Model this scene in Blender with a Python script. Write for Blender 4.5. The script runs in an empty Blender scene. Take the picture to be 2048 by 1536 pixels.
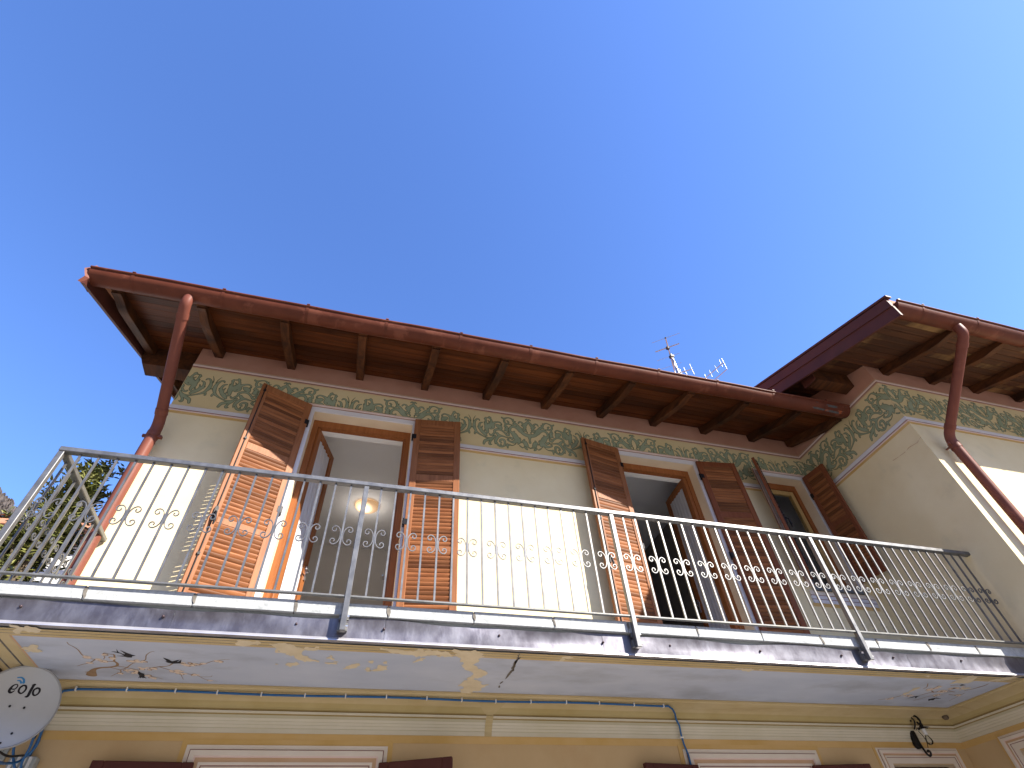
import bpy, bmesh, math, random
import numpy as np
from mathutils import Matrix, Vector
random.seed(7)
rng = np.random.default_rng(5)

# ------------------------------------------------------------------ camera, sky, sun, exposure
scene = bpy.context.scene
COL = scene.collection
cam_data = bpy.data.cameras.new('camera')
cam = bpy.data.objects.new('camera', cam_data)
COL.objects.link(cam)
scene.camera = cam
cam_data.sensor_width = 36.0
cam_data.lens = 36.0 * 1066.474 / 2048.0
cam_data.clip_start = 0.05
cam_data.clip_end = 6000.0
R = [[0.961785, -0.268399, -0.054142], [0.160024, 0.711462, -0.684262], [0.222175, 0.649449, 0.727224]]
cam.matrix_world = Matrix((( R[0][0], -R[1][0], -R[2][0], 0.0),
                           ( R[0][1], -R[1][1], -R[2][1], 0.0),
                           ( R[0][2], -R[1][2], -R[2][2], 1.6),
                           (0, 0, 0, 1)))

SUN = Vector((0.98, -1.0, 1.05)).normalized()
world = bpy.data.worlds.new('World')
scene.world = world
world.use_nodes = True
wn = world.node_tree
for n in list(wn.nodes):
    wn.nodes.remove(n)
sky = wn.nodes.new('ShaderNodeTexSky')
sky.sky_type = 'NISHITA'
sky.sun_disc = False
sky.sun_elevation = math.asin(SUN.z)
sky.sun_rotation = math.atan2(SUN.x, SUN.y)
sky.altitude = 300
sky.air_density = 1.0
sky.dust_density = 0.3
sky.ozone_density = 4.0
hsv = wn.nodes.new('ShaderNodeHueSaturation')
hsv.inputs['Hue'].default_value = 0.512
hsv.inputs['Saturation'].default_value = 1.14
hsv.inputs['Value'].default_value = 1.0
bg = wn.nodes.new('ShaderNodeBackground')
bg.inputs['Strength'].default_value = 0.125
wo = wn.nodes.new('ShaderNodeOutputWorld')
wn.links.new(sky.outputs[0], hsv.inputs['Color'])
wn.links.new(hsv.outputs[0], bg.inputs['Color'])
wn.links.new(bg.outputs[0], wo.inputs['Surface'])

sun_data = bpy.data.lights.new('sun', 'SUN')
sun_data.energy = 4.0
sun_data.angle = math.radians(0.5)
sun_data.color = (1.0, 0.93, 0.82)
sun = bpy.data.objects.new('sun', sun_data)
COL.objects.link(sun)
sun.location = (20, -20, 30)
sun.rotation_euler = (-SUN).to_track_quat('-Z', 'Y').to_euler()

scene.view_settings.view_transform = 'Standard'
scene.view_settings.look = 'None'
scene.view_settings.gamma = 1.0
scene.view_settings.use_curve_mapping = False
scene.view_settings.exposure = 1.65
scene.cycles.max_bounces = 10
scene.cycles.diffuse_bounces = 5
scene.cycles.transparent_max_bounces = 16

# ------------------------------------------------------------------ measured dimensions (metres)
YW, YF, XW, XL = 4.58, 3.05, 5.783, -2.09     # facade, wing front, wing side, left corner
YR = 3.42                                     # plane of the balcony railing
ZS = 2.928                                    # painted balcony ceiling
SL, SLW = 0.37, 0.33                          # roof slopes
def zb(y): return 6.46 + SL * (y - YW)        # underside of eave boards, main roof
def zw(y): return 6.46 + SLW * (y - YF)       # and of the wing
DATA = {"frieze":[[[[-0.646,5.779],[-0.67,5.832],[-0.683,5.889],[-0.677,5.947],[-0.654,5.994],[-0.628,6.001],[-0.616,5.982]],[0.0198,0.0307,0.0373,0.0272,0.0211,0.0198,0.0132]],[[[-0.693,5.952],[-0.69,5.99],[-0.678,6.024],[-0.663,6.052]],[0.0114,0.0088,0.007,0.0035]],[[[-0.663,5.809],[-0.674,5.779],[-0.675,5.76]],[0.0176,0.0228,0.0193]],[[[-0.708,5.862],[-0.696,5.858],[-0.683,5.833]],[0.0158,0.0132,0.0132]],[[[-0.676,5.845],[-0.642,5.785],[-0.587,5.748],[-0.528,5.724],[-0.477,5.733],[-0.434,5.771]],[0.0176,0.0242,0.0176,0.0198,0.0198,0.0176]],[[[-0.54,5.76],[-0.578,5.802],[-0.608,5.847],[-0.621,5.895],[-0.61,5.94],[-0.582,5.957]],[0.0307,0.0417,0.0351,0.0272,0.0228,0.0132]],[[[-0.625,5.855],[-0.64,5.886]],[0.022,0.0088]],[[[-0.562,5.772],[-0.583,5.818],[-0.593,5.861],[-0.582,5.9]],[0.0264,0.022,0.0184,0.011]],[[[-0.551,6.023],[-0.538,6.041]],[0.022,0.0228]],[[[-0.494,6.064],[-0.483,6.052]],[0.022,0.0264]],[[[-0.542,6.031],[-0.539,5.98],[-0.535,5.923],[-0.531,5.873],[-0.519,5.819]],[0.0246,0.0246,0.0373,0.0483,0.0307]],[[[-0.558,5.97],[-0.548,5.926]],[0.0132,0.022]],[[[-0.516,6.045],[-0.49,6.047],[-0.47,6.005],[-0.478,5.951],[-0.5,5.901]],[0.0176,0.022,0.0264,0.0439,0.0527]],[[[-0.512,6.002],[-0.495,5.977],[-0.517,5.943]],[0.0097,0.0149,0.0132]],[[[-0.496,5.925],[-0.461,5.937],[-0.448,5.9],[-0.479,5.877]],[0.0571,0.0571,0.0307,0.0264]],[[[-0.465,5.931],[-0.443,5.972],[-0.411,5.994],[-0.372,6.001],[-0.348,5.982],[-0.34,5.961]],[0.0395,0.0351,0.0242,0.0198,0.0176,0.0097]],[[[-0.408,5.947],[-0.386,5.934],[-0.361,5.916],[-0.353,5.895]],[0.0264,0.0527,0.0483,0.0264]],[[[-0.351,5.959],[-0.339,5.909]],[0.0176,0.0132]],[[[-0.553,5.846],[-0.559,5.811],[-0.54,5.793],[-0.519,5.808]],[0.0132,0.0176,0.022,0.022]],[[[-0.498,5.79],[-0.485,5.773],[-0.459,5.786],[-0.437,5.823],[-0.436,5.851],[-0.405,5.877],[-0.366,5.881],[-0.332,5.862],[-0.302,5.831],[-0.282,5.805],[-0.26,5.811],[-0.256,5.84],[-0.276,5.848]],[0.0176,0.022,0.0242,0.022,0.0264,0.0307,0.029,0.0228,0.0228,0.0264,0.022,0.0158,0.0105]],[[[-0.428,5.825],[-0.407,5.818],[-0.382,5.789],[-0.339,5.783],[-0.292,5.772],[-0.235,5.766]],[0.0176,0.0307,0.0351,0.022,0.0132,0.0132]],[[[-0.434,5.771],[-0.477,5.717],[-0.524,5.692],[-0.556,5.67],[-0.57,5.625]],[0.0246,0.0316,0.0369,0.0334,0.0246]],[[[-0.456,5.72],[-0.486,5.683],[-0.499,5.653],[-0.495,5.63],[-0.47,5.634]],[0.0176,0.022,0.0281,0.0246,0.0061]],[[[-0.352,5.783],[-0.391,5.765],[-0.418,5.722],[-0.429,5.682],[-0.432,5.647]],[0.022,0.0316,0.0369,0.029,0.0132]],[[[-0.417,5.673],[-0.394,5.634],[-0.357,5.62],[-0.324,5.641],[-0.314,5.686],[-0.323,5.725],[-0.358,5.725],[-0.376,5.697],[-0.359,5.681]],[0.022,0.0272,0.0255,0.0228,0.0246,0.0272,0.0264,0.0202,0.0211]],[[[-0.364,5.659],[-0.363,5.635]],[0.0132,0.0176]],[[[-0.322,5.636],[-0.288,5.648],[-0.257,5.661],[-0.223,5.659],[-0.187,5.682],[-0.171,5.712]],[0.0123,0.022,0.0202,0.0114,0.0088,0.0053]],[[[-0.283,5.665],[-0.283,5.611]],[0.0264,0.0158]],[[[-0.336,6.087],[-0.329,6.077],[-0.302,6.076],[-0.266,6.093],[-0.23,6.095],[-0.199,6.07],[-0.179,6.027],[-0.145,5.992],[-0.117,5.94],[-0.088,5.888],[-0.046,5.854],[0.011,5.847]],[0.0193,0.0202,0.022,0.0158,0.0158,0.0246,0.029,0.0351,0.0439,0.0483,0.0457,0.0483]],[[[-0.204,6.069],[-0.187,6.089]],[0.0176,0.0079]],[[[-0.188,6.031],[-0.16,6.054]],[0.0176,0.0088]],[[[-0.194,6.006],[-0.171,6.005]],[0.022,0.022]],[[[-0.305,6.067],[-0.308,6.025],[-0.292,5.996],[-0.263,6.0],[-0.253,6.027],[-0.27,6.041]],[0.0246,0.0255,0.0228,0.0211,0.0193,0.0176]],[[[-0.305,5.939],[-0.293,5.976],[-0.261,5.99],[-0.217,5.984],[-0.173,5.97],[-0.139,5.942]],[0.022,0.0246,0.0193,0.0176,0.0193,0.022]],[[[-0.115,5.895],[-0.147,5.946],[-0.187,5.961],[-0.223,5.949],[-0.242,5.911],[-0.235,5.866],[-0.209,5.86],[-0.188,5.884]],[0.0307,0.0417,0.0351,0.0316,0.029,0.029,0.029,0.0193]],[[[-0.294,5.941],[-0.276,5.938],[-0.287,5.896],[-0.27,5.877]],[0.022,0.0307,0.0439,0.022]],[[[-0.314,5.874],[-0.288,5.874]],[0.0088,0.0176]],[[[-0.303,5.826],[-0.258,5.857],[-0.218,5.864]],[0.0132,0.0176,0.0264]],[[[-0.222,5.863],[-0.193,5.835],[-0.173,5.794],[-0.149,5.76],[-0.138,5.723],[-0.153,5.688]],[0.0351,0.0615,0.0659,0.0571,0.0395,0.0132]],[[[-0.167,5.74],[-0.207,5.713],[-0.246,5.715],[-0.274,5.732],[-0.273,5.748],[-0.26,5.75]],[0.0527,0.0395,0.022,0.0202,0.0193,0.0105]],[[[-0.248,5.786],[-0.223,5.763]],[0.0132,0.0351]],[[[-0.123,5.792],[-0.118,5.765],[-0.136,5.745]],[0.0158,0.0193,0.0264]],[[[-0.032,6.103],[-0.013,6.119],[0.001,6.083]],[0.0158,0.0158,0.0176]],[[[0.001,6.08],[-0.029,6.038],[-0.05,5.999],[-0.049,5.953]],[0.0264,0.0395,0.0439,0.0264]],[[[-0.127,6.031],[-0.112,6.055],[-0.087,6.053],[-0.067,6.025],[-0.046,6.0]],[0.0176,0.0193,0.022,0.0264,0.0264]],[[[-0.086,6.004],[-0.069,5.99]],[0.0176,0.0307]],[[[-0.034,5.973],[-0.066,5.955],[-0.077,5.93],[-0.055,5.917],[-0.034,5.939]],[0.0176,0.0193,0.0193,0.022,0.0193]],[[[-0.037,5.921],[-0.023,5.9],[-0.027,5.88]],[0.0132,0.0132,0.007]],[[[-0.102,5.954],[-0.087,5.911]],[0.0264,0.0176]],[[[0.008,5.827],[0.007,5.782],[0.005,5.743]],[0.0571,0.0351,0.0395]],[[[-0.063,5.731],[-0.052,5.695]],[0.0527,0.0527]],[[[-0.103,5.724],[-0.088,5.748],[-0.069,5.774]],[0.0193,0.022,0.022]],[[[-0.072,5.659],[-0.052,5.635],[-0.038,5.621]],[0.0264,0.0264,0.0053]],[[[-0.036,5.67],[-0.002,5.652]],[0.0264,0.0132]],[[[-0.138,5.679],[-0.128,5.665],[-0.103,5.645],[-0.09,5.647]],[0.0061,0.0149,0.0158,0.007]]],"branch":[[[[-1.502,4.178],[-1.472,4.091],[-1.431,4.053],[-1.37,4.032],[-1.33,4.007],[-1.318,3.966],[-1.327,3.934]],[0.0405,0.018,0.0117,0.0117,0.0099,0.009,0.0081]],[[[-1.528,4.136],[-1.488,4.134]],[0.0018,0.027]],[[[-1.327,3.934],[-1.368,3.935],[-1.408,3.918],[-1.44,3.909],[-1.465,3.886],[-1.48,3.845],[-1.484,3.772],[-1.498,3.726],[-1.512,3.699],[-1.514,3.664]],[0.0054,0.0045,0.0045,0.0036,0.0036,0.004,0.0031,0.0027,0.0022,0.0018]],[[[-1.424,3.913],[-1.472,3.977],[-1.511,4.002],[-1.547,4.035]],[0.0036,0.0031,0.0027,0.0013]],[[[-1.33,3.934],[-1.309,3.83],[-1.329,3.82],[-1.355,3.804],[-1.37,3.837],[-1.366,3.868],[-1.379,3.901]],[0.0072,0.0054,0.0031,0.0027,0.0022,0.0022,0.0018]],[[[-1.331,4.01],[-1.289,4.023],[-1.241,4.051],[-1.202,4.061]],[0.0045,0.0036,0.0027,0.0018]],[[[-1.372,4.039],[-1.325,4.075],[-1.329,4.117],[-1.362,4.149],[-1.398,4.195]],[0.0036,0.004,0.0027,0.0022,0.0013]],[[[-1.325,4.075],[-1.283,4.036],[-1.239,3.963],[-1.217,3.941]],[0.0027,0.004,0.0031,0.0022]],[[[-1.173,3.909],[-1.15,3.88],[-1.136,3.814],[-1.106,3.761],[-1.082,3.745]],[0.0027,0.0027,0.0027,0.0018,0.0013]],[[[-1.146,4.02],[-1.087,3.993],[-1.039,3.974],[-1.012,3.937]],[0.0027,0.0063,0.004,0.0054]],[[[-1.088,4.0],[-1.023,4.055],[-0.953,4.097],[-0.89,4.126],[-0.844,4.195],[-0.778,4.222]],[0.004,0.0036,0.0036,0.0027,0.0022,0.0009]],[[[-0.869,4.146],[-0.815,4.14],[-0.798,4.116]],[0.0018,0.0018,0.0009]],[[[-0.881,3.948],[-0.832,3.922],[-0.771,3.861],[-0.719,3.835],[-0.672,3.823]],[0.0027,0.0031,0.0027,0.0022,0.0009]],[[[-0.985,4.122],[-0.981,4.21]],[0.0022,0.0009]],[[[-1.195,4.159],[-1.139,4.185],[-1.101,4.215]],[0.0018,0.0018,0.0009]]],"blossom":[[-1.463,3.88,0.022],[-1.324,3.882,0.018],[-1.391,3.942,0.022],[-1.406,3.911,0.013],[-1.364,3.83,0.013],[-1.231,3.916,0.02],[-1.186,3.911,0.029],[-1.264,4.082,0.036],[-1.248,4.122,0.018],[-1.174,4.03,0.036],[-1.129,4.032,0.013],[-1.005,4.06,0.031],[-0.977,4.099,0.022],[-0.916,3.932,0.04],[-0.883,3.928,0.018],[-0.899,4.115,0.018],[-0.831,3.909,0.011],[-0.744,3.865,0.02],[-1.47,3.971,0.009],[-1.181,4.157,0.013],[-1.159,4.199,0.018],[-1.333,4.138,0.011],[-0.821,4.208,0.007]],"swallow":[[[-1.317,3.773],[-1.283,3.777],[-1.279,3.726],[-1.277,3.782],[-1.253,3.81],[-1.246,3.805],[-1.264,3.744],[-1.234,3.787],[-1.216,3.806],[-1.209,3.817],[-1.193,3.824],[-1.215,3.837],[-1.22,3.857],[-1.242,3.859],[-1.258,3.848],[-1.301,3.84],[-1.257,3.832],[-1.27,3.8]],[[-1.05,3.835],[-1.024,3.859],[-1.006,3.892],[-0.957,3.857],[-0.985,3.907],[-0.97,3.892],[-0.949,3.856],[-0.959,3.91],[-0.93,3.92],[-0.969,3.922],[-1.007,3.932],[-1.036,3.917],[-1.045,3.9],[-1.035,3.893]],[[-1.221,4.08],[-1.212,4.111],[-1.196,4.123],[-1.203,4.174],[-1.197,4.215],[-1.208,4.198],[-1.217,4.208],[-1.224,4.194],[-1.234,4.214],[-1.233,4.195],[-1.246,4.211],[-1.231,4.17],[-1.232,4.12]]],"branch2":[[[[4.555,4.127],[4.637,4.089],[4.692,4.013]],[0.0036,0.0054,0.0072]],[[[4.875,3.977],[4.914,3.913],[4.98,3.878],[5.039,3.852],[5.144,3.872]],[0.0054,0.0081,0.0081,0.0072,0.0045]],[[[4.885,3.867],[4.944,3.901]],[0.0072,0.0072]],[[[5.217,3.835],[5.256,3.783],[5.288,3.703],[5.287,3.655]],[0.0054,0.0081,0.009,0.0036]],[[[4.933,4.125],[4.97,4.039],[5.014,3.954]],[0.0027,0.0045,0.0027]],[[[5.155,3.941],[5.269,3.951]],[0.0054,0.0036]],[[[4.758,3.822],[4.754,3.784],[4.69,3.707]],[0.0054,0.0045,0.0036]],[[[5.069,3.949],[5.105,3.876]],[0.0027,0.0036]],[[[5.311,4.093],[5.275,3.89]],[0.0018,0.0036]],[[[4.952,3.727],[5.056,3.707]],[0.0045,0.0036]]],"blossom2":[[4.645,4.088,0.035],[4.769,4.006,0.035],[4.838,3.852,0.035],[4.864,3.821,0.035],[5.048,3.971,0.035],[5.026,3.873,0.035],[4.994,3.866,0.035],[5.046,3.794,0.035],[5.269,3.951,0.035],[5.104,3.769,0.035],[4.859,3.774,0.035]],"swallow2":[[[4.815,4.073],[4.833,4.021],[4.884,3.99],[4.88,4.016],[4.898,4.062],[4.862,4.028]],[[5.051,4.073],[5.068,4.051],[5.093,4.024],[5.179,4.045],[5.107,4.047],[5.129,4.091],[5.097,4.09],[5.096,4.115]],[[5.048,3.727],[5.035,3.69],[5.094,3.703],[5.069,3.719]],[[5.052,3.812],[5.035,3.775],[5.07,3.776],[5.061,3.796]]],"patch":[[[0.649,3.502],[0.745,3.648],[0.773,3.7],[0.768,3.757],[0.869,3.886],[0.876,3.958],[0.821,4.077],[0.887,4.282],[0.939,4.305],[1.006,4.222],[1.029,4.102],[0.964,4.062],[0.934,3.994],[0.976,3.862],[0.907,3.803],[0.854,3.713],[0.88,3.578],[0.875,3.525],[0.791,3.484]],[[-0.42,3.551],[-0.349,3.523],[-0.278,3.561],[-0.227,3.643],[-0.263,3.678],[-0.225,3.734],[-0.156,3.789],[-0.224,3.797],[-0.277,3.741],[-0.358,3.689],[-0.401,3.655]],[[-0.39,3.87],[-0.322,3.83],[-0.262,3.823],[-0.322,3.905]],[[-0.112,3.731],[-0.076,3.695],[-0.044,3.733],[-0.081,3.754]],[[0.013,3.9],[0.055,3.818],[0.119,3.778],[0.111,3.833],[0.053,3.907]],[[0.14,3.886],[0.159,3.828],[0.183,3.87],[0.167,3.917]],[[0.42,3.72],[0.469,3.671],[0.514,3.644],[0.516,3.709],[0.456,3.742]],[[0.207,3.912],[0.245,3.807],[0.298,3.812],[0.286,3.881]],[[0.215,3.527],[0.294,3.547],[0.447,3.528],[0.622,3.526],[0.669,3.604],[0.463,3.629],[0.301,3.607]],[[-0.117,3.795],[-0.033,3.795],[-0.031,3.828],[-0.093,3.824]],[[-0.228,3.584],[-0.156,3.555],[-0.168,3.616],[-0.212,3.641]],[[0.247,3.751],[0.285,3.736],[0.273,3.77]],[[0.153,3.758],[0.183,3.748],[0.177,3.771]],[[-1.722,3.477],[-1.648,3.458],[-1.592,3.507],[-1.625,3.545],[-1.694,3.538],[-1.729,3.559]],[[-1.758,3.79],[-1.69,3.717],[-1.664,3.759],[-1.682,3.826],[-1.729,3.841]],[[-0.633,3.551],[-0.555,3.504],[-0.502,3.534],[-0.546,3.596],[-0.615,3.596]],[[-1.695,3.605],[-1.632,3.571],[-1.669,3.619]],[[4.692,4.003],[4.657,3.87],[4.678,3.773],[4.692,3.762],[4.717,3.864],[4.728,3.98]],[[4.905,3.657],[4.908,3.567],[4.914,3.495],[5.003,3.503],[5.058,3.569],[5.072,3.659],[4.999,3.685],[4.93,3.673]],[[5.138,3.785],[5.209,3.739],[5.215,3.777],[5.16,3.821]],[[4.485,3.542],[4.526,3.52],[4.551,3.561],[4.506,3.571]],[[5.228,3.587],[5.264,3.529],[5.345,3.475],[5.422,3.476],[5.367,3.545],[5.277,3.601]],[[4.854,3.793],[4.854,3.737],[4.891,3.789]],[[1.377,3.517],[1.436,3.51],[1.534,3.531],[1.443,3.553],[1.432,3.599]],[[2.792,3.584],[2.999,3.574],[2.922,3.621]]],"crack":[[[[1.138,3.772],[1.136,3.893],[1.135,3.993],[1.123,4.071],[1.135,4.15]],0.012],[[[1.105,3.507],[1.118,3.614],[1.12,3.682],[1.128,3.774]],0.012],[[[1.133,3.547],[1.12,3.637],[1.149,3.819]],0.006]],"wcrack":[[3.473,5.261],[3.365,5.249],[3.281,5.246],[3.226,5.256],[3.128,5.239],[3.094,5.247],[3.046,5.261]]}
DISH = {"letters":[[[[-0.0626,0.0946],[-0.0403,0.0962],[-0.0346,0.1138],[-0.0434,0.1208],[-0.0554,0.1125],[-0.0609,0.0949],[-0.0592,0.0807],[-0.0483,0.0763],[-0.0365,0.0884]],[14,18,16,14,22,34,34,26,12]],[[[-0.013,0.1174],[-0.0199,0.1057],[-0.0165,0.0875],[-0.0019,0.0794],[0.0077,0.0892],[0.0103,0.1064],[0.0021,0.1198],[-0.0109,0.1206],[-0.0178,0.1124]],[26,26,26,22,24,26,26,22,24]],[[[0.029,0.1285],[0.0421,0.1319]],[10,26]],[[[0.0375,0.1299],[0.0361,0.0979],[0.0363,0.0709],[0.0264,0.0652]],[36,38,36,16]],[[[0.0612,0.1146],[0.0503,0.1065],[0.0528,0.088],[0.0641,0.0772],[0.0758,0.0832],[0.0797,0.0985],[0.0733,0.1123],[0.0603,0.1166],[0.0536,0.1113]],[24,26,26,22,24,26,26,22,24]]],"arcs":[[[[-0.0558,0.1539],[-0.0395,0.1576],[-0.023,0.1497],[-0.016,0.1351]],[16,20,26,34]],[[[-0.049,0.1397],[-0.0369,0.1409],[-0.0272,0.1319]],[14,20,26]]],"bolts":[[-0.0192,0.0078],[0.0489,0.0083],[0.0556,-0.132],[0.0278,-0.1871]]}

# ------------------------------------------------------------------ materials
def mat(name, c1, c2=None, scale=4.0, rough=0.7, metal=0.0, bump=0.0, bscale=60.0, stretch=(1, 1, 1),
        rand=0.0, spec=0.3, lo=0.35, hi=0.65, c3=None, c3scale=1.0, c3lo=0.55, c3hi=0.75, c3stretch=(1, 1, 1), rvar=0.0):
    m = bpy.data.materials.new(name)
    m.use_nodes = True
    nt = m.node_tree
    N, Lk = nt.nodes, nt.links
    b = N['Principled BSDF']
    b.inputs['Roughness'].default_value = rough
    b.inputs['Metallic'].default_value = metal
    b.inputs['Specular IOR Level'].default_value = spec
    tc = N.new('ShaderNodeTexCoord')
    oi = N.new('ShaderNodeObjectInfo')
    mu = N.new('ShaderNodeMath'); mu.operation = 'MULTIPLY'; mu.inputs[1].default_value = 37.0
    Lk.new(oi.outputs['Random'], mu.inputs[0])
    ad = N.new('ShaderNodeVectorMath'); ad.operation = 'ADD'
    Lk.new(tc.outputs['Object'], ad.inputs[0]); Lk.new(mu.outputs[0], ad.inputs[1])
    def noise(sc, st, det=6.0):
        mp = N.new('ShaderNodeMapping'); mp.inputs['Scale'].default_value = st
        Lk.new(ad.outputs[0], mp.inputs['Vector'])
        n = N.new('ShaderNodeTexNoise'); n.inputs['Scale'].default_value = sc; n.inputs['Detail'].default_value = det
        n.inputs['Roughness'].default_value = 0.6
        Lk.new(mp.outputs[0], n.inputs['Vector'])
        return n
    col = None
    n1 = noise(scale, stretch)
    cr = N.new('ShaderNodeValToRGB')
    cr.color_ramp.elements[0].position = lo; cr.color_ramp.elements[1].position = hi
    cr.color_ramp.elements[0].color = (*c1, 1); cr.color_ramp.elements[1].color = (*(c2 or c1), 1)
    Lk.new(n1.outputs['Fac'], cr.inputs[0])
    col = cr.outputs[0]
    if c3:
        n3 = noise(c3scale, c3stretch)
        r3 = N.new('ShaderNodeMapRange'); r3.inputs[1].default_value = c3lo; r3.inputs[2].default_value = c3hi
        Lk.new(n3.outputs['Fac'], r3.inputs[0])
        mx = N.new('ShaderNodeMix'); mx.data_type = 'RGBA'
        Lk.new(r3.outputs[0], mx.inputs[0]); Lk.new(col, mx.inputs[6]); mx.inputs[7].default_value = (*c3, 1)
        col = mx.outputs[2]
    if rand > 0:
        h = N.new('ShaderNodeHueSaturation')
        mr = N.new('ShaderNodeMapRange'); mr.inputs[3].default_value = 1 - rand; mr.inputs[4].default_value = 1 + rand
        Lk.new(oi.outputs['Random'], mr.inputs[0]); Lk.new(mr.outputs[0], h.inputs['Value'])
        Lk.new(col, h.inputs['Color']); col = h.outputs[0]
    Lk.new(col, b.inputs['Base Color'])
    if rvar > 0:
        rr = N.new('ShaderNodeMapRange'); rr.inputs[3].default_value = max(0.05, rough - rvar); rr.inputs[4].default_value = min(1, rough + rvar)
        Lk.new(n1.outputs['Fac'], rr.inputs[0]); Lk.new(rr.outputs[0], b.inputs['Roughness'])
    if bump > 0:
        n2 = noise(bscale, stretch, 4.0)
        bp = N.new('ShaderNodeBump'); bp.inputs['Strength'].default_value = bump; bp.inputs['Distance'].default_value = 0.01
        Lk.new(n2.outputs['Fac'], bp.inputs['Height']); Lk.new(bp.outputs[0], b.inputs['Normal'])
    return m

GX, GZ, GY = (1.2, 14, 14), (14, 14, 1.2), (14, 1.2, 14)
M = {}
M['cream'] = mat('cream_plaster', (.735, .615, .37), (.79, .685, .44), 1.6, .9, bump=.12, bscale=90, c3=(.62, .54, .34), c3scale=2.2, c3lo=.58, c3hi=.8)
M['frieze'] = mat('frieze_plaster', (.61, .50, .265), (.67, .56, .33), 1.5, .9, bump=.1, bscale=90)
M['pink'] = mat('rose_plaster', (.42, .21, .14), (.48, .26, .18), 2.5, .9, bump=.2, bscale=60)
M['peach'] = mat('peach_plaster', (.52, .37, .195), (.58, .425, .235), 1.4, .9, bump=.12, bscale=90, c3=(.50, .33, .16), c3scale=1.1, c3lo=.55, c3hi=.8)
M['ochre'] = mat('ochre_paint', (.56, .36, .12), (.62, .42, .18), 3, .9)
M['lav'] = mat('lavender_paint', (.62, .605, .63), (.68, .665, .68), 3, .85)
M['palecream'] = mat('pale_trim_paint', (.68, .60, .50), (.74, .67, .58), 3, .85)
M['rosewhite'] = mat('pale_rose_paint', (.70, .55, .48), (.74, .60, .54), 3, .85)
M['maroon'] = mat('maroon_line_paint', (.20, .09, .075), (.26, .12, .10), 4, .85)
M['darkline'] = mat('grey_line_paint', (.12, .11, .11), (.18, .17, .17), 4, .85)
M['tan'] = mat('tan_paint', (.52, .34, .2), (.56, .38, .24), 4, .85)
M['reveal'] = mat('reveal_plaster', (.66, .53, .36), (.72, .60, .43), 2.5, .9, bump=.15, bscale=70)
M['sage'] = mat('sage_green_paint', (.26, .305, .195), (.31, .355, .245), 7, .85, c3=(.22, .275, .185), c3scale=5)
M['sagedark'] = mat('dark_sage_outline', (.12, .14, .08), (.145, .165, .10), 7, .85)
M['soffitblue'] = mat('painted_sky_plaster', (.42, .475, .585), (.50, .55, .65), 1.3, .9, bump=.1, bscale=60, stretch=(1, 2.5, 1), c3=(.33, .36, .42), c3scale=1.3, c3lo=.50, c3hi=.72, c3stretch=(1, 2.2, 1))
M['soffitcream'] = mat('cornice_cream', (.47, .37, .185), (.54, .44, .255), 2.5, .9, bump=.12, c3=(.40, .30, .15), c3scale=3, c3lo=.55, c3hi=.75, c3stretch=(.5, 3, 3))
M['olive'] = mat('cornice_olive', (.40, .31, .13), (.46, .37, .18), 2.5, .9)
M['olivedark'] = mat('cornice_dark_olive', (.26, .19, .07), (.31, .23, .1), 2.5, .9)
M['corlight'] = mat('cornice_pale', (.56, .51, .38), (.62, .57, .45), 2.5, .9)
M['corgrey'] = mat('cornice_grey_green', (.44, .40, .27), (.48, .44, .32), 2.5, .9)
M['patch'] = mat('bare_plaster', (.60, .52, .36), (.68, .60, .44), 9, .95, bump=.3, bscale=60)
M['crack'] = mat('dark_crack', (.10, .09, .08), (.2, .18, .15), 30, .95)  # dark colour of cracks, ruled grooves and joint dirt
M['branch'] = mat('branch_paint', (.25, .16, .09), (.32, .22, .13), 12, .9)
M['blossom'] = mat('blossom_paint', (.62, .50, .40), (.70, .60, .50), 60, .9)
M['bird'] = mat('swallow_paint', (.02, .02, .025), (.03, .03, .035), 12, .85)
M['board'] = mat('stained_boards', (.052, .0145, .0055), (.112, .033, .0095), 2.0, .5, stretch=(.5, 9, 9), rand=.35, bump=.3, bscale=6, c3=(.03, .012, .007), c3scale=1.2, c3lo=.5, c3hi=.75, c3stretch=(1.2, 1, 1), spec=.12)
M['boardw'] = mat('weathered_boards', (.042, .016, .008), (.085, .030, .011), 2.0, .6, stretch=(.5, 9, 9), rand=.3, bump=.3, bscale=6, c3=(.27, .155, .06), c3scale=1.1, c3lo=.57, c3hi=.72, c3stretch=(1.3, .5, 1))
M['rafter'] = mat('rafter_wood', (.045, .018, .009), (.105, .038, .014), 2.2, .55, stretch=(10, 1, 10), rand=.25, bump=.3, bscale=8, c3=(.022, .012, .009), c3scale=3, c3lo=.5, c3hi=.72, spec=.14)
M['copper'] = mat('painted_gutter', (.092, .0265, .0145), (.124, .036, .020), 2.2, .5, stretch=(2, 2, 2), spec=.14, c3=(.155, .051, .030), c3scale=2.6, c3lo=.56, c3hi=.6, c3stretch=(1.3, .4, 2.6), bump=.1, bscale=20, rvar=.12)
M['copper2'] = mat('verge_metal', (.075, .026, .02), (.105, .036, .026), 2.0, .5, spec=.14, c3=(.06, .026, .02), c3scale=2, rvar=.1)
M['pipe'] = mat('painted_downpipe', (.145, .047, .032), (.185, .063, .043), 2.2, .5, spec=.14, c3=(.25, .09, .06), c3scale=3, c3lo=.6, c3hi=.75, stretch=(1, 1, .5))
M['rust'] = mat('bare_rusty_metal', (.05, .055, .06), (.09, .09, .09), 25, .7, c3=(.35, .09, .03), c3scale=9, c3lo=.55, c3hi=.65)
M['stile'] = mat('honey_pine', (.215, .083, .034), (.30, .125, .054), 2.4, .5, stretch=GZ, rand=.08, bump=.2, bscale=5, spec=.14)
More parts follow.
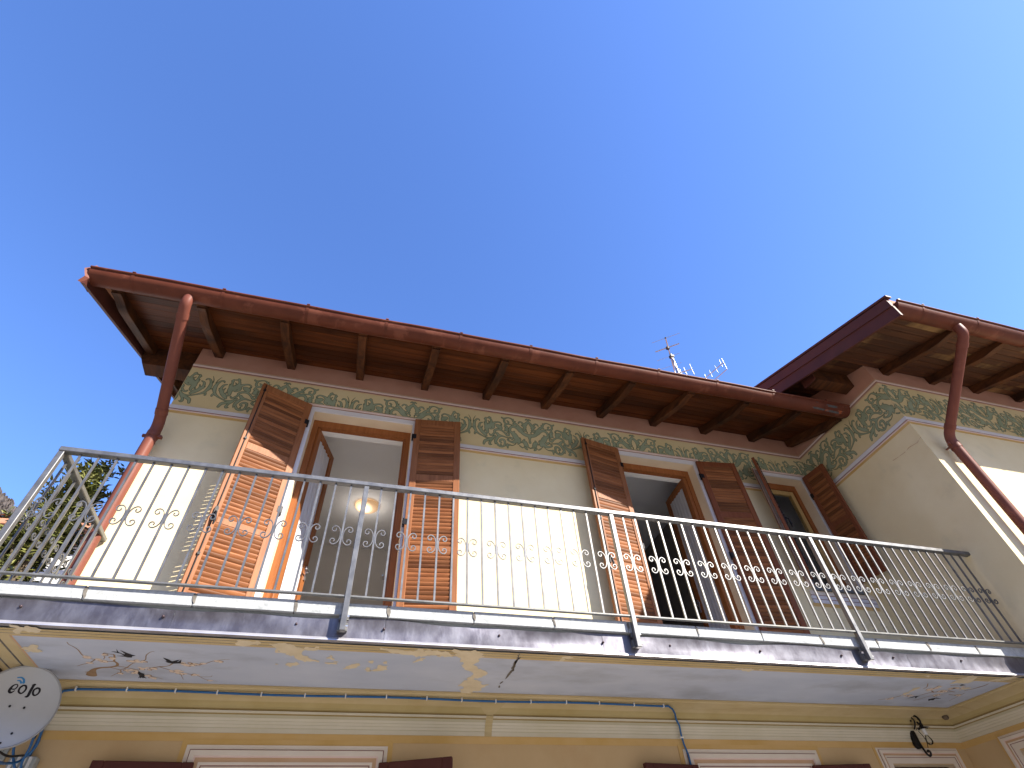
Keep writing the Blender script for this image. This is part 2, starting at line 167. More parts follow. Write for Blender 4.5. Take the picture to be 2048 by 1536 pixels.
M['stileshade'] = mat('shaded_pine', (.15, .048, .022), (.20, .068, .03), 2.4, .5, stretch=GZ, rand=.08, bump=.2, bscale=5, spec=.14)  # same pine as the stiles, shade put into the colour for unlit shutters
M['slat'] = mat('slat_pine', (.15, .052, .019), (.25, .098, .038), 2.2, .5, stretch=GX, rand=.40, bump=.2, bscale=5, spec=.14)
M['lowshut'] = mat('dark_shutter_paint', (.07, .022, .018), (.095, .032, .024), 3, .5, spec=.14)
M['frame'] = mat('orange_window_wood', (.235, .08, .025), (.30, .112, .038), 2.0, .45, stretch=GZ, rand=.08, bump=.15, bscale=5, spec=.14)
M['innerframe'] = mat('reflection_ochre_wood', (.40, .26, .10), (.46, .32, .14), 2.0, .5, stretch=GZ)  # casement wood with a yellow reflection put into its colour
M['steel'] = mat('galvanised_steel', (.125, .125, .125), (.18, .18, .18), 14, .42, metal=.5, bump=.06, bscale=50, rvar=.1, spec=.5)
M['steeld'] = mat('dull_steel', (.15, .15, .145), (.21, .21, .20), 14, .5, metal=.5, bump=.06, bscale=50, rvar=.1, c3=(.22, .19, .1), c3scale=6, c3lo=.6, c3hi=.8)
M['lead'] = mat('weathered_copper_sheet', (.112, .104, .122), (.175, .172, .198), 9.0, .46, metal=.75, stretch=(1.6, 1.6, .9), bump=.14, bscale=10, rvar=.14, c3=(.27, .27, .31), c3scale=5.0, c3lo=.55, c3hi=.85, c3stretch=(2.6, 3, .9), spec=.5)
M['leadd'] = mat('dark_folded_sheet', (.055, .035, .04), (.085, .06, .065), 4, .5, metal=.4)
M['drip'] = mat('drip_edge_metal', (.42, .41, .44), (.55, .54, .56), 6, .4, metal=.6)
M['stone'] = mat('pale_granite', (.33, .345, .345), (.43, .445, .44), 40, .8, bump=.35, bscale=50, c3=(.25, .265, .265), c3scale=7, c3lo=.58, c3hi=.72, c3stretch=(1, 1, 3))
M['slate'] = mat('blue_slate', (.10, .115, .13), (.14, .155, .17), 12, .7)
M['dark'] = mat('black_iron', (.012, .012, .014), (.022, .02, .02), 12, .5, metal=.4, bump=.15)
M['chrome'] = mat('bright_bolt', (.6, .6, .6), (.65, .65, .65), 9, .3, metal=.9)
M['dish'] = mat('dish_enamel', (.47, .48, .48), (.50, .51, .51), 3, .45, spec=.4)
M['dishrim'] = mat('dish_rim', (.30, .30, .29), (.34, .34, .33), 5, .5)
M['ink'] = mat('black_print', (.012, .01, .014), None, 3, .5)
M['inkblue'] = mat('blue_print', (.04, .23, .50), None, 3, .5)
M['bluecable'] = mat('blue_cable_sheath', (.02, .10, .26), (.03, .13, .32), 8, .5)
M['clip'] = mat('white_clip', (.7, .7, .68), None, 3, .5)
M['alu'] = mat('antenna_aluminium', (.36, .37, .38), (.44, .45, .46), 8, .4, metal=.7)
M['plastic'] = mat('black_plastic', (.02, .02, .022), None, 4, .5)
M['beige'] = mat('beige_plastic', (.62, .58, .44), (.66, .62, .5), 4, .5)
M['grey'] = mat('grey_box', (.30, .33, .33), (.36, .39, .39), 5, .5)
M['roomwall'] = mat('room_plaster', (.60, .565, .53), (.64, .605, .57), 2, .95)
M['roomceil'] = mat('room_ceiling', (.84, .83, .82), None, 2, .95)
M['whitereveal'] = mat('white_inner_reveal', (.80, .79, .76), None, 2, .9)
M['roomfloor'] = mat('room_tiles', (.70, .66, .60), (.76, .72, .66), 3, .5)
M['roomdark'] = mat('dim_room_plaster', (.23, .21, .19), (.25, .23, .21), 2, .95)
M['tile'] = mat('terracotta_tiles', (.42, .19, .11), (.55, .28, .17), 5, .85, rand=.15, bump=.2, bscale=30, c3=(.34, .22, .15), c3scale=6)
M['whitewall'] = mat('neighbour_white_wall', (.66, .66, .64), (.74, .73, .70), 1.0, .9, bump=.2, bscale=20)
M['ground'] = mat('pale_courtyard_concrete', (.215, .20, .185), (.265, .25, .23), 1.2, .9, bump=.3, bscale=20)
M['hill'] = mat('bare_wooded_hillside', (.075, .062, .055), (.115, .095, .085), .02, .95, c3=(.07, .062, .05), c3scale=.012)
M['twig'] = mat('bare_twigs', (.075, .06, .054), (.115, .095, .088), .03, .95, rand=.2)
M['bark'] = mat('bark', (.10, .075, .05), (.16, .12, .085), 9, .9, bump=.5, bscale=20, stretch=(3, 3, .6))
M['leaf'] = mat('laurel_leaf', (.075, .092, .022), (.185, .185, .055), 3.5, .32, spec=.6, c3=(.24, .22, .10), c3scale=9, c3lo=.58, c3hi=.72)

def glass_mat(name, tint, refl):
    m = bpy.data.materials.new(name); m.use_nodes = True
    nt = m.node_tree; N, Lk = nt.nodes, nt.links
    for n in list(N): N.remove(n)
    o = N.new('ShaderNodeOutputMaterial'); mx = N.new('ShaderNodeMixShader')
    t = N.new('ShaderNodeBsdfTransparent'); t.inputs[0].default_value = (*tint, 1)
    g = N.new('ShaderNodeBsdfGlossy'); g.inputs['Roughness'].default_value = .02
    fr = N.new('ShaderNodeLayerWeight'); fr.inputs['Blend'].default_value = refl
    Lk.new(fr.outputs['Fresnel'], mx.inputs[0]); Lk.new(t.outputs[0], mx.inputs[1]); Lk.new(g.outputs[0], mx.inputs[2]); Lk.new(mx.outputs[0], o.inputs[0])
    return m
M['glass'] = glass_mat('clear_glass', (.93, .95, .95), .25)
M['bulb'] = glass_mat('bulb_glass', (.9, .9, .86), .4)
def lamp_mat():
    m = bpy.data.materials.new('glowing_lamp_glass'); m.use_nodes = True
    nt = m.node_tree; N, Lk = nt.nodes, nt.links
    b = N['Principled BSDF']; b.inputs['Base Color'].default_value = (.35, .27, .19, 1)
    tc = N.new('ShaderNodeTexCoord'); vd = N.new('ShaderNodeVectorMath'); vd.operation = 'DISTANCE'
    vd.inputs[1].default_value = (-.05, -.03, .0)
    Lk.new(tc.outputs['Object'], vd.inputs[0])
    cr = N.new('ShaderNodeValToRGB')
    cr.color_ramp.elements[0].position = .03; cr.color_ramp.elements[0].color = (1, .66, .36, 1)
    cr.color_ramp.elements[1].position = .135; cr.color_ramp.elements[1].color = (.155, .088, .042, 1)
    Lk.new(vd.outputs['Value'], cr.inputs[0]); Lk.new(cr.outputs[0], b.inputs['Emission Color'])
    b.inputs['Emission Strength'].default_value = 1.0
    return m
M['lamp'] = lamp_mat()
def curtain_mat():
    m = bpy.data.materials.new('white_net_curtain'); m.use_nodes = True
    nt = m.node_tree; N, Lk = nt.nodes, nt.links
    for n in list(N): N.remove(n)
    o = N.new('ShaderNodeOutputMaterial')
    d = N.new('ShaderNodeBsdfDiffuse'); t = N.new('ShaderNodeBsdfTranslucent'); p = N.new('ShaderNodeBsdfTransparent')
    tc = N.new('ShaderNodeTexCoord'); mp = N.new('ShaderNodeMapping'); mp.inputs['Scale'].default_value = (40, 40, 1.5)
    no = N.new('ShaderNodeTexNoise'); no.inputs['Scale'].default_value = 1.2
    cr = N.new('ShaderNodeValToRGB'); cr.color_ramp.elements[0].color = (.66, .67, .72, 1); cr.color_ramp.elements[1].color = (.80, .80, .84, 1)
    Lk.new(tc.outputs['Object'], mp.inputs[0]); Lk.new(mp.outputs[0], no.inputs['Vector']); Lk.new(no.outputs['Fac'], cr.inputs[0])
    Lk.new(cr.outputs[0], d.inputs[0]); Lk.new(cr.outputs[0], t.inputs[0])
    a = N.new('ShaderNodeMixShader'); a.inputs[0].default_value = .3
    b = N.new('ShaderNodeMixShader'); b.inputs[0].default_value = .12
    Lk.new(d.outputs[0], a.inputs[1]); Lk.new(t.outputs[0], a.inputs[2]); Lk.new(a.outputs[0], b.inputs[1]); Lk.new(p.outputs[0], b.inputs[2]); Lk.new(b.outputs[0], o.inputs[0])
    return m
M['curtain'] = curtain_mat()

# ------------------------------------------------------------------ mesh helpers
WM = {}
class MB:
    def __init__(s): s.v, s.f, s.m, s.s = [], [], [], []
    def face(s, pts, mi=0, sm=False):
        b = len(s.v); s.v += [tuple(p) for p in pts]; s.f.append(tuple(range(b, b + len(pts)))); s.m.append(mi); s.s.append(sm)
    def grid(s, rows, mi=0, sm=False, closed=False):
        b = len(s.v); n = len(rows[0])
        for r in rows: s.v += [tuple(p) for p in r]
        for i in range(len(rows) - 1):
            for j in range(n if closed else n - 1):
                k = (j + 1) % n
                s.f.append((b + i * n + j, b + i * n + k, b + (i + 1) * n + k, b + (i + 1) * n + j)); s.m.append(mi); s.s.append(sm)
    def hexa(s, c, mi=0):
        b = len(s.v); s.v += [tuple(p) for p in c]
        for q in ((0, 3, 2, 1), (4, 5, 6, 7), (0, 1, 5, 4), (1, 2, 6, 5), (2, 3, 7, 6), (3, 0, 4, 7)):
            s.f.append(tuple(b + i for i in q)); s.m.append(mi); s.s.append(False)
    def box(s, x0, x1, y0, y1, z0, z1, mi=0):
        s.hexa([(x0, y0, z0), (x1, y0, z0), (x1, y1, z0), (x0, y1, z0), (x0, y0, z1), (x1, y0, z1), (x1, y1, z1), (x0, y1, z1)], mi)
    def prism(s, poly, axis, a0, a1, mi=0):
        # poly: 2D points; axis 'x' -> (y,z), 'y' -> (x,z)
        def P(p, a): return (a, p[0], p[1]) if axis == 'x' else ((p[0], a, p[1]) if axis == 'y' else (p[0], p[1], a))
        A = [P(p, a0) for p in poly]; B = [P(p, a1) for p in poly]; n = len(poly)
        s.face(A, mi); s.face(B[::-1], mi)
        for i in range(n): s.face([A[i], B[i], B[(i + 1) % n], A[(i + 1) % n]], mi)
    def tube(s, pts, r, n=8, mi=0, cap=True, up=None):
        pts = [Vector(p) for p in pts]; rs = r if isinstance(r, (list, tuple)) else [r] * len(pts)
        rows = []; last = None
        for i, p in enumerate(pts):
            a = pts[max(0, i - 1)]; c = pts[min(len(pts) - 1, i + 1)]
            t = (c - a); t = t.normalized() if t.length > 1e-9 else Vector((0, 0, 1))
            if last is None:
                u = Vector(up) if up else (Vector((0, 0, 1)) if abs(t.z) < .9 else Vector((1, 0, 0)))
            else: u = last
            u = (u - t * u.dot(t)).normalized(); last = u; w = t.cross(u)
            rows.append([p + (u * math.cos(2 * math.pi * k / n) + w * math.sin(2 * math.pi * k / n)) * rs[i] for k in range(n)])
        s.grid(rows, mi, True, True)
        if cap: s.face(rows[0][::-1], mi); s.face(rows[-1], mi)
    def sphere(s, c, r, n=8, mi=0, sx=1, sy=1, sz=1):
        rows = []
        for i in range(n // 2 + 1):
            a = math.pi * i / (n // 2)
            rows.append([(c[0] + sx * r * math.sin(a) * math.cos(2 * math.pi * k / n), c[1] + sy * r * math.sin(a) * math.sin(2 * math.pi * k / n), c[2] + sz * r * math.cos(a)) for k in range(n)])
        s.grid(rows, mi, True, True)
    def mesh(s, name, mats, origin=None, bevel=0.0, merge=False):
        o = Vector(origin) if origin is not None else Vector((0, 0, 0))
        me = bpy.data.meshes.new(name)
        me.from_pydata([(v[0] - o.x, v[1] - o.y, v[2] - o.z) for v in s.v], [], s.f)
        for m in (mats if isinstance(mats, (list, tuple)) else [mats]): me.materials.append(M[m])
        me.polygons.foreach_set('material_index', s.m); me.polygons.foreach_set('use_smooth', s.s)
        if bevel or merge:
            bm = bmesh.new(); bm.from_mesh(me)
            bmesh.ops.remove_doubles(bm, verts=bm.verts, dist=1e-5)
            bmesh.ops.recalc_face_normals(bm, faces=bm.faces)
            if bevel: bmesh.ops.bevel(bm, geom=[e for e in bm.edges if e.is_manifold and e.calc_face_angle(0) > .5], offset=bevel, segments=1, affect='EDGES', profile=.5)
            bm.to_mesh(me); bm.free()
        me.update()
        return me
    def centre(s):
        a = np.array(s.v); return Vector(((a[:, 0].min() + a[:, 0].max()) / 2, (a[:, 1].min() + a[:, 1].max()) / 2, a[:, 2].min()))

def tag(o, label=None, cat=None, group=None, kind=None):
    if label: o['label'] = label
    if cat: o['category'] = cat
    if group: o['group'] = group
    if kind: o['kind'] = kind
    return o
def place(name, me, mw, parent=None):
    o = bpy.data.objects.new(name, me); COL.objects.link(o)
    WM[o] = mw.copy()
    if parent is not None:
        o.parent = parent; o.matrix_parent_inverse = Matrix.Identity(4)
        o.matrix_basis = WM[parent].inverted() @ mw
    else: o.matrix_basis = mw
    return o
def add(name, mb, mats, parent=None, bevel=0.0, merge=False):
    c = mb.centre()
    return place(name, mb.mesh(name, mats, c, bevel, merge), Matrix.Translation(c), parent)
def empty(name, loc, mw=None):
    o = bpy.data.objects.new(name, None); COL.objects.link(o); o.empty_display_size = .1
    WM[o] = mw or Matrix.Translation(loc); o.matrix_basis = WM[o]
    return o
def cat(pts, k=6):
    P = [np.array(p, float) for p in pts]
    if len(P) < 3: return [P[0] + (P[-1] - P[0]) * t for t in np.linspace(0, 1, k + 1)]
    Q = [2 * P[0] - P[1]] + P + [2 * P[-1] - P[-2]]; out = []
    for i in range(1, len(Q) - 2):
        for t in np.linspace(0, 1, k, endpoint=False):
            a, b, c, d = Q[i - 1:i + 3]
            out.append(.5 * (2 * b + (c - a) * t + (2 * a - 5 * b + 4 * c - d) * t * t + (3 * b - a - 3 * c + d) * t ** 3))
    out.append(P[-1]); return out

# flat painted shapes: a distance field sampled on a fine grid and cut along its contour
def value_noise(U, V, sc, seed=0):
    r = np.random.default_rng(seed); G = r.random((64, 64))
    x = U * sc; y = V * sc; i = np.floor(x).astype(int); j = np.floor(y).astype(int); fx = x - i; fy = y - j
    fx = fx * fx * (3 - 2 * fx); fy = fy * fy * (3 - 2 * fy)
    g = lambda a, b: G[a % 64, b % 64]
    return (g(i, j) * (1 - fx) + g(i + 1, j) * fx) * (1 - fy) + (g(i, j + 1) * (1 - fx) + g(i + 1, j + 1) * fx) * fy
def sdf(strokes, polys, u0, u1, v0, v1, cell, rough=0.0, k=6):
    U, V = np.meshgrid(np.arange(u0, u1 + cell, cell), np.arange(v0, v1 + cell, cell), indexing='ij')
    F = np.full(U.shape, 9.0)
    for pts, w in strokes:
        q = cat([list(p) + [ww] for p, ww in zip(pts, w)], k)
        for a, b in zip(q[:-1], q[1:]):
            m = max(a[2], b[2]) + .03
            i0 = max(0, int((min(a[0], b[0]) - m - u0) / cell)); i1 = int((max(a[0], b[0]) + m - u0) / cell) + 2
            j0 = max(0, int((min(a[1], b[1]) - m - v0) / cell)); j1 = int((max(a[1], b[1]) + m - v0) / cell) + 2
            if i1 <= 0 or j1 <= 0: continue
            uu, vv = U[i0:i1, j0:j1], V[i0:i1, j0:j1]
            d = b[:2] - a[:2]; L = max(1e-12, float(d @ d))
            t = np.clip(((uu - a[0]) * d[0] + (vv - a[1]) * d[1]) / L, 0, 1)
            ds = np.hypot(uu - a[0] - t * d[0], vv - a[1] - t * d[1]) - .5 * (a[2] + (b[2] - a[2]) * t)
            F[i0:i1, j0:j1] = np.minimum(F[i0:i1, j0:j1], ds)
    for poly in polys:
        P = np.array(poly); inside = np.zeros(U.shape, bool); D = np.full(U.shape, 9.0)
        for a, b in zip(P, np.roll(P, -1, 0)):
            d = b - a; L = max(1e-12, d @ d); t = np.clip(((U - a[0]) * d[0] + (V - a[1]) * d[1]) / L, 0, 1)
            D = np.minimum(D, np.hypot(U - a[0] - t * d[0], V - a[1] - t * d[1]))
            if abs(b[1] - a[1]) > 1e-12:
                inside ^= ((a[1] > V) != (b[1] > V)) & (U < (b[0] - a[0]) * (V - a[1]) / (b[1] - a[1]) + a[0])
        F = np.minimum(F, np.where(inside, -D, D))
    if rough: F = F + rough * (value_noise(U, V, 22, 1) - .5) + rough * .6 * (value_noise(U, V, 60, 2) - .5)
    return F
def contour(F, u0, v0, cell, lo, hi):
    # polygons of {lo < F < hi}
    polys = []
    nI, nJ = F.shape
    inn = (F < hi) & (F > lo)
    cmin = np.minimum(np.minimum(F[:-1, :-1], F[1:, :-1]), np.minimum(F[:-1, 1:], F[1:, 1:])); cmax = np.maximum(np.maximum(F[:-1, :-1], F[1:, :-1]), np.maximum(F[:-1, 1:], F[1:, 1:]))
    full = (cmax < hi) & (cmin > lo); part = (cmin < hi) & (cmax > lo) & ~full
    for j in range(nJ - 1):
        i = 0; row = full[:, j]
        while i < nI - 1:
            if row[i]:
                k = i
                while k < nI - 1 and row[k]: k += 1
                polys.append([(u0 + i * cell, v0 + j * cell), (u0 + k * cell, v0 + j * cell), (u0 + k * cell, v0 + (j + 1) * cell), (u0 + i * cell, v0 + (j + 1) * cell)])
                i = k
            else: i += 1
    def clip(P, c, sgn):
        out = []
        for a, b in zip(P, P[1:] + P[:1]):
            ia, ib = sgn * (a[2] - c) < 0, sgn * (b[2] - c) < 0
            if ia: out.append(a)
            if ia != ib:
                t = (c - a[2]) / (b[2] - a[2]); out.append((a[0] + (b[0] - a[0]) * t, a[1] + (b[1] - a[1]) * t, c))
        return out
    for i, j in zip(*np.nonzero(part)):
        P = [(u0 + (i + di) * cell, v0 + (j + dj) * cell, F[i + di, j + dj]) for di, dj in ((0, 0), (1, 0), (1, 1), (0, 1))]
        P = clip(P, hi, 1)
        if len(P) > 2: P = clip(P, lo, -1)
        if len(P) > 2: polys.append([(p[0], p[1]) for p in P])
    return polys

# ------------------------------------------------------------------ ground and hill
g = MB(); g.face([(-3000, -3000, 0), (3000, -3000, 0), (3000, 3000, 0), (-3000, 3000, 0)])
tag(add('ground', g, 'ground'), 'pale concrete courtyard in front of the house', kind='structure')

prof = [(-180, 19), (-150, 23), (-120, 21), (-95, 24), (-70, 27), (-50, 29.5), (-40, 29), (-34, 28.3), (-31.9, 27.6), (-30.1, 26.4), (-28.3, 25.2), (-25, 22.5), (-18, 18), (-8, 15), (10, 13), (40, 19), (70, 24), (100, 20), (125, 17), (150, 20), (180, 19)]  # visible hill at the left; unseen ring around the rest added to block low sky
def ridge(az): return np.interp(az, [p[0] for p in prof], [p[1] for p in prof])
def hill_pt(az, t):
    d = 380 + 560 * t
    h = 1.6 + 940 * math.tan(math.radians(ridge(az))) * (t ** 1.25) * .972
    h += 10 * math.sin(az * 1.9 + 9 * t) * t * (1 - t) * 3
    return (d * math.sin(math.radians(az)), d * math.cos(math.radians(az)), max(h - 2, -2))
hm = MB()
hm.grid([[hill_pt(az, t) for az in np.linspace(-180, 180, 241)] for t in np.linspace(0, 1, 24)], 0, True)
hm.grid([[hill_pt(az, 1) for az in np.linspace(-180, 180, 241)], [(p[0] * 1.3, p[1] * 1.3, -2) for p in (hill_pt(az, 1) for az in np.linspace(-180, 180, 241))]], 0, True)
tag(add('hill', hm, 'hill'), 'brown wooded hill behind the neighbouring roof, with an added unseen ring blocking low sky', kind='structure')
tw = MB()
for _ in range(9000):
    az = random.uniform(-42, -22); t = random.uniform(.45, 1.0) ** .6
    p = hill_pt(az, min(t, 1)); h = random.uniform(6, 12); r = h * .32
    for k in range(3):
        a = random.random() * 6.28; c, s = math.cos(a) * r, math.sin(a) * r
        tw.face([(p[0] - c * .2, p[1] - s * .2, p[2]), (p[0] + c, p[1] + s, p[2] + h * .65), (p[0] + c * .1, p[1] + s * .1, p[2] + h), (p[0] - c * .9, p[1] - s * .9, p[2] + h * .55)])
tag(add('bare_woodland', tw, 'twig'), 'leafless brown trees covering the hillside', 'trees', kind='stuff')

# ------------------------------------------------------------------ the house
house = tag(empty('house', (1.8, YW, 0)), 'cream two-storey house with green painted frieze, brown eaves and louvred shutters', 'house')
ZB = [0, 1.0, 2.45, 2.55, 2.72, 3.12, 4.2, 5.5, 5.75, 6.165, 6.5]
wall = MB(); WMATS = ['peach', 'cream', 'frieze', 'pink', 'reveal', 'roomwall']
def zmat(z): return 0 if z < 2.72 else 1 if z < 5.5 else 2 if z < 6.165 else 3
HM = [(-.73, .335, 3.12, 5.75), (2.87, 3.93, 3.12, 5.75), (4.93, 5.58, 4.2, 5.75), (-.80, .33, 1.0, 2.45), (2.87, 3.95, 0.0, 2.45), (4.82, 5.58, 1.0, 2.55)]
def wall_plane(a0, a1, holes, P, back, zs=ZB):
    xs = sorted({a0, a1, *[h[0] for h in holes], *[h[1] for h in holes]})
    for i in range(len(xs) - 1):
        for j in range(len(zs) - 1):
            cx, cz = (xs[i] + xs[i + 1]) / 2, (zs[j] + zs[j + 1]) / 2
            if any(h[0] < cx < h[1] and h[2] < cz < h[3] for h in holes): continue
            wall.face([P(xs[i], 0, zs[j]), P(xs[i + 1], 0, zs[j]), P(xs[i + 1], 0, zs[j + 1]), P(xs[i], 0, zs[j + 1])], zmat(cz))
            wall.face([P(xs[i], back, zs[j]), P(xs[i], back, zs[j + 1]), P(xs[i + 1], back, zs[j + 1]), P(xs[i + 1], back, zs[j])], 5)
    for h in holes:
        for q in ([(h[0], h[2]), (h[0], h[3])], [(h[1], h[3]), (h[1], h[2])], [(h[0], h[3]), (h[1], h[3])], [(h[1], h[2]), (h[0], h[2])]):
            (xa, za), (xb, zb_) = q
            wall.face([P(xa, 0, za), P(xa, back, za), P(xb, back, zb_), P(xb, 0, zb_)], 4)
wall_plane(XL, XW, HM, lambda a, d, z: (a, YW + d, z), .28)
HS = [(3.15, 4.09, 1.0, 2.55)]
wall_plane(YF, YW, HS, lambda a, d, z: (XW + d, a, z), .28)
wall_plane(XW, 12.0, [], lambda a, d, z: (a, YF + d, z), .28)
# gable infill of the wing side above the main roof, and the left gable
wall.face([(XW, YF, 6.5), (XW, 7.5, 6.5), (XW, 7.5, zw(7.5)), (XW, YF + .12, zw(YF + .12))], 3)
wall.face([(XL, YW, 0), (XL, YW, 6.5), (XL, 8.5, zb(8.5)), (XL, 12.4, 6.6), (XL, 12.4, 0)], 1)
wall.face([(XL, 12.4, 0), (XL, 12.4, 6.6), (12, 12.4, 6.6), (12, 12.4, 0)], 1)
wall.face([(12, YF, 0), (12, 12.4, 0), (12, 12.4, 6.6), (12, 8.2, zw(8.2)), (12, YF, 6.5)], 1)
add('wall', wall, WMATS, house)

# rooms behind the openings
def room(x0, x1, y1, z0, z1, wm, cm):
    m = MB(); y0 = YW + .281
    m.face([(x0, y0, z1), (x1, y0, z1), (x1, y1, z1), (x0, y1, z1)], 0)
    m.face([(x0, y1, z0), (x0, y1, z1), (x1, y1, z1), (x1, y1, z0)], 1)
    m.face([(x0, y0, z0), (x0, y0, z1), (x0, y1, z1), (x0, y1, z0)], 1)
    m.face([(x1, y0, z0), (x1, y1, z0), (x1, y1, z1), (x1, y0, z1)], 1)
    m.face([(x0, y0, z0), (x1, y0, z0), (x1, y1, z0), (x0, y1, z0)], 2)
    add('room', m, [cm, wm, 'roomfloor'], house)
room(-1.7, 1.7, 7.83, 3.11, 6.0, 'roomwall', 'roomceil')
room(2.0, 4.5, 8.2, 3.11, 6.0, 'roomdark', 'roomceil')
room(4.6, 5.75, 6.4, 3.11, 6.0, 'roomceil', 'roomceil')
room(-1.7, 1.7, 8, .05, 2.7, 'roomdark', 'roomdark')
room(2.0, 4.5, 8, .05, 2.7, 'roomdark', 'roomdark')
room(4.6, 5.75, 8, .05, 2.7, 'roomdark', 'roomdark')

# painted and moulded bands, each a strip a few mm proud of the plaster, running round all three walls
def band(z0, z1, m, proud, name, xs=None, side=True):
    b = MB()
    xs_ = [XL] + ([q for h in HM[:3] for q in (h[0] - .05, h[1] + .05)] if z0 < 5.8 else []) + [XW - proud]
    for a, c in zip(xs_[::2], xs_[1::2]): b.box(a, c, YW - proud, YW - .0005, z0, z1)
    b.box(XW - proud, XW - .0005, YF - proud, YW - .0005, z0, z1)
    b.box(XW - .0005, 12, YF - proud, YF - .0005, z0, z1)
    return add(name, b, m, house)
for z0, z1, m, p in [(6.196, 6.206, 'tan', .007), (6.186, 6.196, 'maroon', .005), (6.162, 6.186, 'rosewhite', .011), (6.150, 6.162, 'maroon', .006), (6.136, 6.150, 'tan', .004)]:
    band(z0, z1, m, p, 'frieze_top_band')
for z0, z1, m, p in [(5.569, 5.576, 'darkline', .004), (5.524, 5.569, 'lav', .012), (5.512, 5.524, 'maroon', .006), (5.499, 5.512, 'rosewhite', .009), (5.468, 5.499, 'ochre', .003)]:
    band(z0, z1, m, p, 'frieze_bottom_band')

# scroll frieze
cellf = .0042
v0f, v1f = 5.58, 6.14
Fh = sdf([(p, [w * 1.13 for w in ws_]) for p, ws_ in DATA['frieze']], [], -.735, .02, v0f, v1f, cellf)
n_half = int(round(.735 / cellf)) + 1
Fh = Fh[:n_half]
Fh = np.minimum(Fh, 9)
Full = np.concatenate([Fh, Fh[::-1][1:]], 0)
u0f = -(n_half - 1) * cellf
fill_p = contour(Full, u0f, v0f, cellf, -9, -.0062)
line_p = contour(Full, u0f, v0f, cellf, -.0062, 0)
# thin drawn veins inside the leaves: ridges where the field is deepest are left to the paint texture
def clip_u(polys, a, b):
    out = []
    for P in polys:
        for c, s in ((a, -1), (b, 1)):
            Q = []
            for p, q in zip(P, P[1:] + P[:1]):
                ip, iq = s * (p[0] - c) < 0, s * (q[0] - c) < 0
                if ip: Q.append(p)
                if ip != iq:
                    t = (c - p[0]) / (q[0] - p[0]); Q.append((c, p[1] + (q[1] - p[1]) * t))
            P = Q
            if len(P) < 3: break
        if len(P) >= 3: out.append(P)
    return out
PER = 1.416
def ornament(uc, lo, hi, Pm):
    """one repeat of the scroll pattern, cut at the wall's ends"""
    a, b = max(lo - uc, -PER / 2), min(hi - uc, PER / 2)
    if b - a < .02: return
    m = MB()
    for polys, mi in ((clip_u(line_p, a, b), 0), (clip_u(fill_p, a, b), 1)):
        for P in polys:
            q = Pm(uc + P[0][0], P[0][1])
            if abs(q[1] - YW) < .01 and q[2] < 5.80 and any(h[0] - .05 < q[0] < h[1] + .05 for h in HM[:3]): continue
            m.face([Pm(uc + p[0], p[1]) for p in P], mi)
    if m.f: add('frieze_scroll', m, ['sagedark', 'sage'], house)
for k in range(-3, 4): ornament(1.735 + PER * k, XL + .005, XW - .004, lambda u, v: (u, YW - .003, v))
UW = XW + (YW - YF)
for k in range(2, 6): ornament(1.735 + PER * k, XW + .004, UW - .002, lambda u, v: (XW - .003, YW - (u - XW), v))
for k in range(3, 8): ornament(1.735 + PER * k, UW + .002, UW + 5.6, lambda u, v: (XW + (u - UW), YF - .003, v))

# ---- eaves
def eave_boards(y0, y1, x0, x1, zf, sl, m, w=.098):
    n = int((y1 - y0) / w) ; w = (y1 - y0) / n
    for i in range(n):
        a, b = y0 + i * w + .0022, y0 + (i + 1) * w - .0022
        dz = random.uniform(-.0015, .0015)
        mb = MB(); mb.hexa([(x0, a, zf(a) + dz), (x1, a, zf(a) + dz), (x1, b, zf(b) + dz), (x0, b, zf(b) + dz),
                            (x0, a, zf(a) + .022), (x1, a, zf(a) + .022), (x1, b, zf(b) + .022), (x0, b, zf(b) + .022)])
        add('soffit_board', mb, m, house)
eave_boards(3.60, YW - .002, -2.70, XW - .02, zb, SL, 'board')
eave_boards(YW + .002, 8.4, -2.70, XL + .04, zb, SL, 'board')
eave_boards(2.06, YF - .002, 5.07, 12.0, zw, SLW, 'boardw')
eave_boards(YF + .002, 7.4, 5.07, XW - .002, zw, SLW, 'boardw')

def rafter(x, zf, sl, yw, ytail, w=.085, h=.112, y_in=.12):
    pts = [(yw + y_in, zf(yw + y_in) - .001), (yw + y_in, zf(yw + y_in) - h), (ytail + .36, zf(ytail + .36) - h)]
    for t in np.linspace(.15, 1, 6):
        y = ytail + .36 - .30 * t
        pts.append((y, zf(y) - h + .055 * math.sin(t * math.pi / 2) ** 2))
    pts += [(ytail + .06, zf(ytail + .06) - h + .075), (ytail, zf(ytail) - h + .08), (ytail, zf(ytail) - .001)]
    m = MB(); m.prism(pts, 'x', x - w / 2, x + w / 2)
    add('rafter', m, 'rafter', house, bevel=.003)
for k in range(10): rafter(-1.89 + .7735 * k, zb, SL, YW, 3.62)
rafter(-2.63, zb, SL, 8.2, 3.62)
rafter(5.69, zb, SL, YW - .14, 3.62)
for k in range(8): rafter(6.06 + .745 * k, zw, SLW, YF, 2.08)
rafter(5.13, zw, SLW, 7.2, 2.08, w=.06, h=.08)

